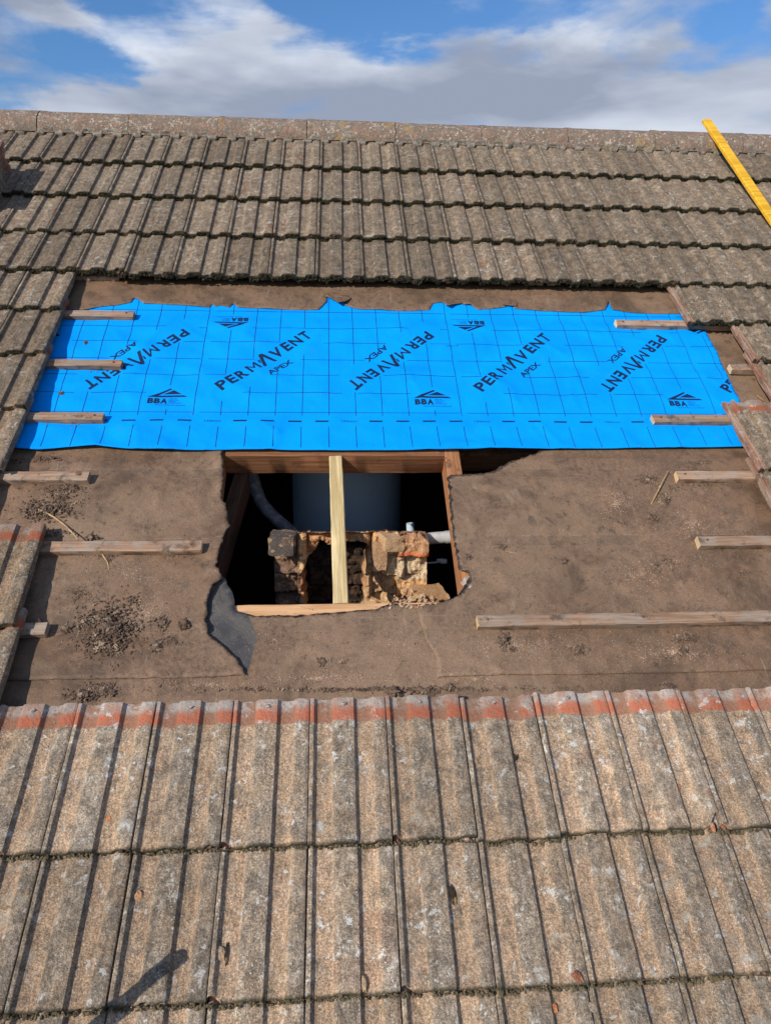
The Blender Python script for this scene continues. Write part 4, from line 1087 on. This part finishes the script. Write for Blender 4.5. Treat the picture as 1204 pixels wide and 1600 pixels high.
for u, nm in ((U0 + .06, 'left'), (U1 - .06, 'right')):
    y0, y1 = eave_w.y, 2 * ridge_w.y - eave_w.y; pts = []
    for du in (-.05, .05):
        for (y, z) in ((y0 + .03, zg), (y1 - .03, zg), (y1 - .03, eave_w.z + .035), (ridge_w.y, ridge_w.z + .005), (y0 + .03, eave_w.z + .025)): pts.append(RW3.inverted() @ Vector((u + du, y, z)))
    fs = [(4, 3, 2, 1, 0), (5, 6, 7, 8, 9)] + [(i, (i + 1) % 5, (i + 1) % 5 + 5, i + 5) for i in range(5)]
    tag(link('gable_wall', mesh('gable_wall', pts, fs), M['render_wall']), f'dark brick gable wall closing the {nm} end of the house', 'wall', 'house walls')
for y, nm in ((eave_w.y + .12, 'front'), (2 * ridge_w.y - eave_w.y - .12, 'rear')):
    o = wbox('house_wall', (0.1, y, (zg + eave_w.z) / 2 + .08), (5.7, .1, eave_w.z - zg + .16), M['render_wall']); tag(o, f'dark brick {nm} wall of the house below the eaves', 'wall', 'house walls')
o = wbox('light_stop_board', (.1, ridge_w.y, ridge_w.z - .05), (5.9, .04, .20), M['brace']); tag(o, 'hidden timber ridge board added under the ridge tiles to block a light leak', 'ridge board')  # added out of sight to stop sunlight leaking in at the ridge
o = link('ground', mesh('ground', [RW3.inverted() @ Vector((x, y, zg)) for x, y in ((-3000, -3000), (3000, -3000), (3000, 3000), (-3000, 3000))], [(0, 1, 2, 3)]), M['ground'])
tag(o, 'grass ground around the house', 'ground', kind='structure')
# strips of wood that keep light out of the eaves
# unseen stick of made-up form, added to cast the lower left shadow
T0 = Vector((-.456, .086, .075)); hp = .40
top = T0 + Vector((-.80, -.30, 1.)) * hp; dpr = Vector((0, .3, 1.)); base = top - dpr * hp
tim('shadow_caster', base, top + Vector((0, 0, 0)), .028, .024, M['batten'], 'unseen timber stick added out of frame to cast the lower left shadow', 'timber', up=Vector((1, 0, .0)), seed=31, bev=.006)

# ---------------------------------------------------------------- moss along the laps
rg = random.Random(5); it = []; itd = []
for o, k, u, v in tiles:
    if k not in (-1, 0, 1, 9, 10, 11, 12, 8, 7): continue
    zb = o.location  # not used
    base_z = TB + SL * (TL - .01)
    n = 100 if k in (0, 1, -1) else 110
    for _ in range(n):
        x = rg.uniform(0, .2); dens = fbm((u + x) * 7, k * 3.1, 4, 3)
        if dens < -.45: continue
        # height of profile at x
        z = next((PROF[i][1] + (PROF[i + 1][1] - PROF[i][1]) * (x - PROF[i][0]) / max(PROF[i + 1][0] - PROF[i][0], 1e-6)) for i in range(len(PROF) - 1) if PROF[i][0] <= x <= PROF[i + 1][0]) if x < .199 else .02
        y = v - rg.uniform(-.001, .006 + .006 * max(0, dens)); zz = base_z + z - rg.uniform(.004, .018) if k > 1 else base_z + z - .0148 + rg.uniform(-.002, .004)
        if k == 9: zz = base_z + z - rg.uniform(.006, .016); y = v + rg.uniform(-.002, .003)
        s = rg.uniform(.0014, .0034) * (1.1 + max(0, dens))
        if u + x > 3: continue
        if k > 1: zz = base_z + z - rg.uniform(.002, .024); y = v + rg.uniform(-.004, .002); s *= 1.15; itd.append((Vector((u + x, y, zz)), s, (1.2, .9, 1.)))
        else: it.append((Vector((u + x, y, zz)), s, (1.2, .9, .8)))
bits('moss', it, M['moss'], 'green-brown moss growing along the laps of the lower tiles', 'moss')
bits('moss', itd, M['moss_dark'], 'blackish moss crusting the front edges of the upper tile courses', 'moss')

# ---------------------------------------------------------------- debris on the felt
rg = random.Random(77); it = []; gi = []
def hsurf(u, v):
    if v > 1.62 and u < 1.0: return mw(u, v)
    if inside((u, v), [(p[0], p[1]) for p in left_poly]): return h_left(u, v)
    if inside((u, v), [(p[0], p[1]) for p in right_poly]): return h_right(u, v)
    return h_low(u, v)
def inhole(u, v): return -.53 < u < .27 and .99 < v < 1.62
def pile(x, y, rx, ry, n, smin, smax, height=.0, lst=None, core=.5):
    for _ in range(n):
        a = rg.uniform(0, 6.283); r = abs(rg.gauss(0, core)); r = min(r, 1.6)
        X, Y = x + math.cos(a) * r * rx, y + math.sin(a) * r * ry
        p = at(X, Y, .006)
        if inhole(p.x, p.y): continue
        d = fbm(p.x * 25, p.y * 25, 2, 3)
        if d < -.15 and rg.random() < .7: continue
        s = rg.uniform(smin, smax) * (1.25 - .5 * min(1, r))
        e = rg.choice(((1, .8, .6), (1.9, .45, .4), (1.3, 1, .35), (1, .6, .5)))
        (it if lst is None else lst).append((Vector((p.x, p.y, hsurf(p.x, p.y) + s * .25 + height * math.exp(-r * r * 2.5) * rg.random())), s, e))
pile(170, 985, 62, 52, 2600, .0015, .0055, .022)
pile(205, 940, 20, 12, 90, .002, .006, .006)
pile(252, 975, 16, 10, 130, .002, .0075, .010); pile(290, 978, 9, 12, 90, .003, .008, .012); pile(262, 1002, 28, 14, 260, .0012, .004)
pile(245, 1012, 10, 12, 120, .002, .006, .006)
pile(75, 800, 60, 24, 900, .0015, .0055, .010); pile(95, 775, 40, 18, 380, .0012, .005, .004); pile(115, 765, 18, 8, 120, .002, .006, .006)
pile(80, 718, 40, 8, 260, .001, .004, .004); pile(70, 835, 50, 6, 240, .002, .006, .010); pile(145, 842, 14, 4, 60, .003, .007, .012)
pile(170, 870, 24, 10, 120, .001, .0045); pile(105, 985, 10, 8, 90, .002, .0065, .006); pile(130, 930, 40, 20, 200, .001, .003)
pile(130, 1090, 28, 10, 260, .002, .0075, .016); pile(160, 1080, 30, 16, 380, .0015, .006, .008); pile(62, 978, 14, 8, 100, .003, .008, .02)
pile(30, 720, 20, 6, 60, .002, .006, .004)
pile(615, 1085, 14, 9, 140, .003, .009, .022); pile(665, 1082, 30, 8, 260, .0015, .006, .010); pile(700, 1076, 12, 8, 90, .002, .006, .010)
pile(505, 1035, 12, 10, 90, .001, .0045, .004); pile(535, 1035, 9, 4, 40, .001, .004)
pile(785, 1003, 12, 14, 200, .002, .007, .010); pile(800, 1015, 12, 8, 60, .001, .004); pile(900, 1018, 22, 12, 120, .001, .0045, .003); pile(905, 985, 8, 6, 30, .001, .004)
pile(1070, 1000, 30, 14, 260, .001, .005, .004); pile(1065, 1018, 10, 10, 90, .002, .006, .004); pile(1040, 1075, 18, 10, 220, .0015, .006, .010)
pile(1010, 750, 22, 10, 360, .0015, .005, .006); pile(1035, 780, 16, 16, 260, .001, .005, .008); pile(1020, 812, 12, 10, 160, .0015, .0055, .008); pile(1050, 765, 14, 8, 90, .001, .005)
pile(785, 855, 18, 8, 130, .001, .0038, .004); pile(880, 880, 9, 8, 80, .0015, .005, .006); pile(730, 872, 8, 6, 60, .0015, .005, .005); pile(1000, 912, 14, 6, 30, .001, .003)
pile(1040, 880, 40, 24, 200, .001, .0035); pile(1100, 760, 60, 16, 260, .001, .0035); pile(1090, 725, 30, 6, 140, .001, .004); pile(1155, 900, 40, 20, 120, .001, .0035)
pile(480, 760, 2, 2, 1, .001, .002); pile(135, 538, 4, 3, 34, .0015, .004, .006); pile(97, 617, 6, 4, 50, .0015, .0045, .006); pile(75, 645, 3, 3, 18, .001, .004, .004); pile(85, 525, 3, 3, 16, .001, .004, .003)
pile(600, 1078, 500, 6, 900, .001, .004, .004)
for (k, p, sd_, lab, sawn) in bats:
    e = at(p[0], p[1], bz)
    if k > 6: continue
    for _ in range(260 if k < 5 else 40):
        uu = e.x + (-1 if sd_ == 'L' else 1) * rg.uniform(0, 1.2 if k < 5 else .4)
        if fbm(uu * 5, k * 2.2, 3, 3) < .05: continue
        if not -1.25 < uu < 1.6: continue
        up_ = rg.random() < .75; vv = e.y + (BW / 2 + abs(rg.gauss(0, .006)) if up_ else -BW / 2 - abs(rg.gauss(0, .012))); s_ = rg.uniform(.001, .0042)
        it.append((Vector((uu, vv, hsurf(uu, vv) + s_ * .4)), s_, rg.choice(((1, .8, .6), (1.8, .5, .4)))))
for _ in range(1500):                          # loose crumbs washed down over the whole felt
    X, Y = rg.uniform(10, 1200), rg.uniform(712, 1090); p = at(X, Y, .006)
    if inhole(p.x, p.y) or not -1.2 < p.x < 1.4 or fbm(p.x * 4, p.y * 3, 12, 3) < -.05: continue
    s_ = rg.uniform(.0007, .0026); it.append((Vector((p.x, p.y, hsurf(p.x, p.y) + s_ * .4)), s_, rg.choice(((1, .8, .6), (2.4, .35, .35)))))
bits('debris', it, M['debris'], 'dark crumbly nest and moss debris scattered over the bare felt', 'debris')
# sandy grit
for (x, y, rx, ry, n) in ((230, 960, 70, 40, 2400), (200, 900, 80, 40, 900), (500, 1060, 140, 16, 2600), (330, 1070, 90, 12, 1200), (960, 790, 60, 60, 2600), (1080, 820, 90, 60, 1600), (1000, 900, 140, 60, 2200),
                          (800, 1010, 160, 30, 2600), (1050, 1020, 140, 30, 2000), (740, 1060, 120, 22, 1400), (430, 1000, 90, 30, 500), (620, 1010, 60, 40, 700), (1150, 580, 20, 30, 160)):
    pile(x, y, rx, ry, n, .0006, .0017, 0, gi, core=.7)
# grit in the pans of the lower tiles
for _ in range(9000):
    k = rg.choice((1, 1, 0, 0, -1)); j = rg.randrange(-6, 7); q = rg.choice((rg.uniform(.020, .052), rg.uniform(.123, .153), rg.uniform(.0, .2)))
    s_ = rg.uniform(.0, .29) if k != 1 else rg.uniform(0, .36)
    z = next((PROF[i][1] + (PROF[i + 1][1] - PROF[i][1]) * (q - PROF[i][0]) / max(PROF[i + 1][0] - PROF[i][0], 1e-6)) for i in range(len(PROF) - 1) if PROF[i][0] <= q <= PROF[i + 1][0]) if q < .199 else .02
    s = rg.uniform(.0006, .0018); gi.append((Vector((j * .2 + q, VB[k] + s_, TB + SL * (TL - .01) + z - SL * s_ + s * .2)), s, (1, .8, .7)))
bits('grit', gi, M['grit'], 'fine sandy grit washed off the tiles onto felt and tile pans', 'grit')
# twigs and straws
def stick(name, pts, r, mat, label):
    P = []
    for i in range(len(pts) - 1):
        for q in range(6): t = q / 6; P.append(pts[i].lerp(pts[i + 1], t) + Vector((0, 0, .0)))
    P.append(pts[-1])
    o = tube(name, P, r, mat, 7, rf=lambda t, a: 1.15 - .6 * t + .15 * N(t * 12, a, 1)); return tag(o, label, 'twig', 'twigs and straws on the felt')
stick('twig', [at(61, 796, .020), at(85, 808, .022), at(103, 822, .024), at(116, 835, .03), at(122, 843, .036)], .0030, M['straw'], 'long curved straw just above the long left batten')
stick('twig', [at(1015, 790, .012), at(1027, 768, .02), at(1033, 755, .024), at(1043, 736, .02)], .0028, M['straw'], 'brown twig standing slanted in debris below the underlay, at right')
stick('twig', [at(160, 866, .014), at(168, 878, .014), at(172, 893, .012)], .0022, M['straw'], 'short straw hanging below the long left batten')
stick('twig', [at(170, 871, .012), at(183, 893, .012)], .0014, M['debris'], 'thin dark twig beside the straw below the long left batten')
stick('twig', [at(789, 861, .010), at(803, 864, .010), at(814, 867, .010)], .0012, M['straw'], 'thin straw on the felt right of the opening')
stick('twig', [at(1182, 618, .010), at(1192, 626, .010)], .0018, M['straw'], 'tiny pale splinter on felt between the stepped tiles at right')
stick('twig', [at(110, 792, .014), at(120, 784, .014), at(130, 780, .014)], .0018, M['straw'], 'short straw right of the curved one, under the top left felt stub')
# pebbles of tile on the lower courses
def prof_z(q):
    return next((PROF[i][1] + (PROF[i + 1][1] - PROF[i][1]) * (q - PROF[i][0]) / max(PROF[i + 1][0] - PROF[i][0], 1e-6) for i in range(len(PROF) - 1) if PROF[i][0] <= q <= PROF[i + 1][0]), .02)
def tile_surf(u, v):
    k = max(kk for kk in (-2, -1, 0, 1) if VB[kk] <= v + .001) if v > VB[-2] else -2
    return TB + SL * (TL - .01) + prof_z(u % .2) - SL * (v - VB[k])
def chip(x, y, s, col, label, seed):
    p = at(x, y, .055); p = at(x, y, tile_surf(p.x, p.y)); p = at(x, y, tile_surf(p.x, p.y) + s[2] * .2)
    bm = bmesh.new(); bmesh.ops.create_icosphere(bm, subdivisions=3, radius=.5)
    for q in bm.verts:
        c_ = q.co.copy(); c_ *= 1 + .35 * fbm(c_.x * 3 + seed, c_.y * 3, c_.z * 3, 3); q.co = Vector((c_.x * s[0], c_.y * s[1], max(-.35, min(.35, c_.z)) * s[2] * 1.3))
    me = bm_mesh('tile_chip', bm, 35)
    a = me.attributes.new('hue', 'FLOAT_COLOR', 'POINT')
    for d in a.data: d.color = (*col, 1)
    tag(link('tile_chip', me, M['brick'], None, p, Matrix.Rotation(seed, 4, 'Z')), label, 'chip', 'loose chips on the lower tiles')
chip(217, 1400, (.020, .018, .008), (.50, .28, .16), 'small tan chip in a pan at left of the second full course', 1.)
chip(569, 1538, (.012, .030, .014), (.46, .33, .20), 'upright tan chip near the bottom middle of the photo', 0.1)
chip(346, 1490, (.018, .028, .008), (.40, .29, .20), 'flat tan flake on the lowest course left of the middle', .4)
chip(354, 1492, (.005, .040, .010), (.05, .04, .03), 'thin dark twig-like flake beside the flat tan one', .05)
chip(708, 1400, (.014, .040, .008), (.050, .036, .024), 'long dark lump of moss in a pan right of the middle', .15)
chip(865, 1576, (.016, .018, .006), (.60, .22, .10), 'bright orange chip at the very bottom right of the middle', .7)
chip(926, 1575, (.024, .016, .008), (.34, .28, .22), 'grey-brown stone at the very bottom beside the orange chip', 2.4)
chip(803, 1183, (.016, .020, .010), (.045, .034, .024), 'dark moss lump on a groove of the top row of lower tiles', 2.)
chip(170, 1280, (.012, .012, .004), (.62, .25, .10), 'round orange chip on the top row of lower tiles at left', 1.6)
chip(1058, 1230, (.016, .014, .004), (.36, .12, .07), 'dull red chip on the top row of lower tiles at right', 1.2)
chip(1113, 1293, (.010, .022, .006), (.55, .24, .13), 'salmon broken corner at the lap of the top lower row, right', 3.0)
chip(902, 1527, (.018, .026, .010), (.30, .12, .07), 'dark red broken corner on the second lap from the bottom', .9)
for o in S.objects:
    if o.parent is None and 'label' in o and 'kind' not in o: o['kind'] = 'thing'
print('objects', len(S.objects), 'tiles', len(tiles))
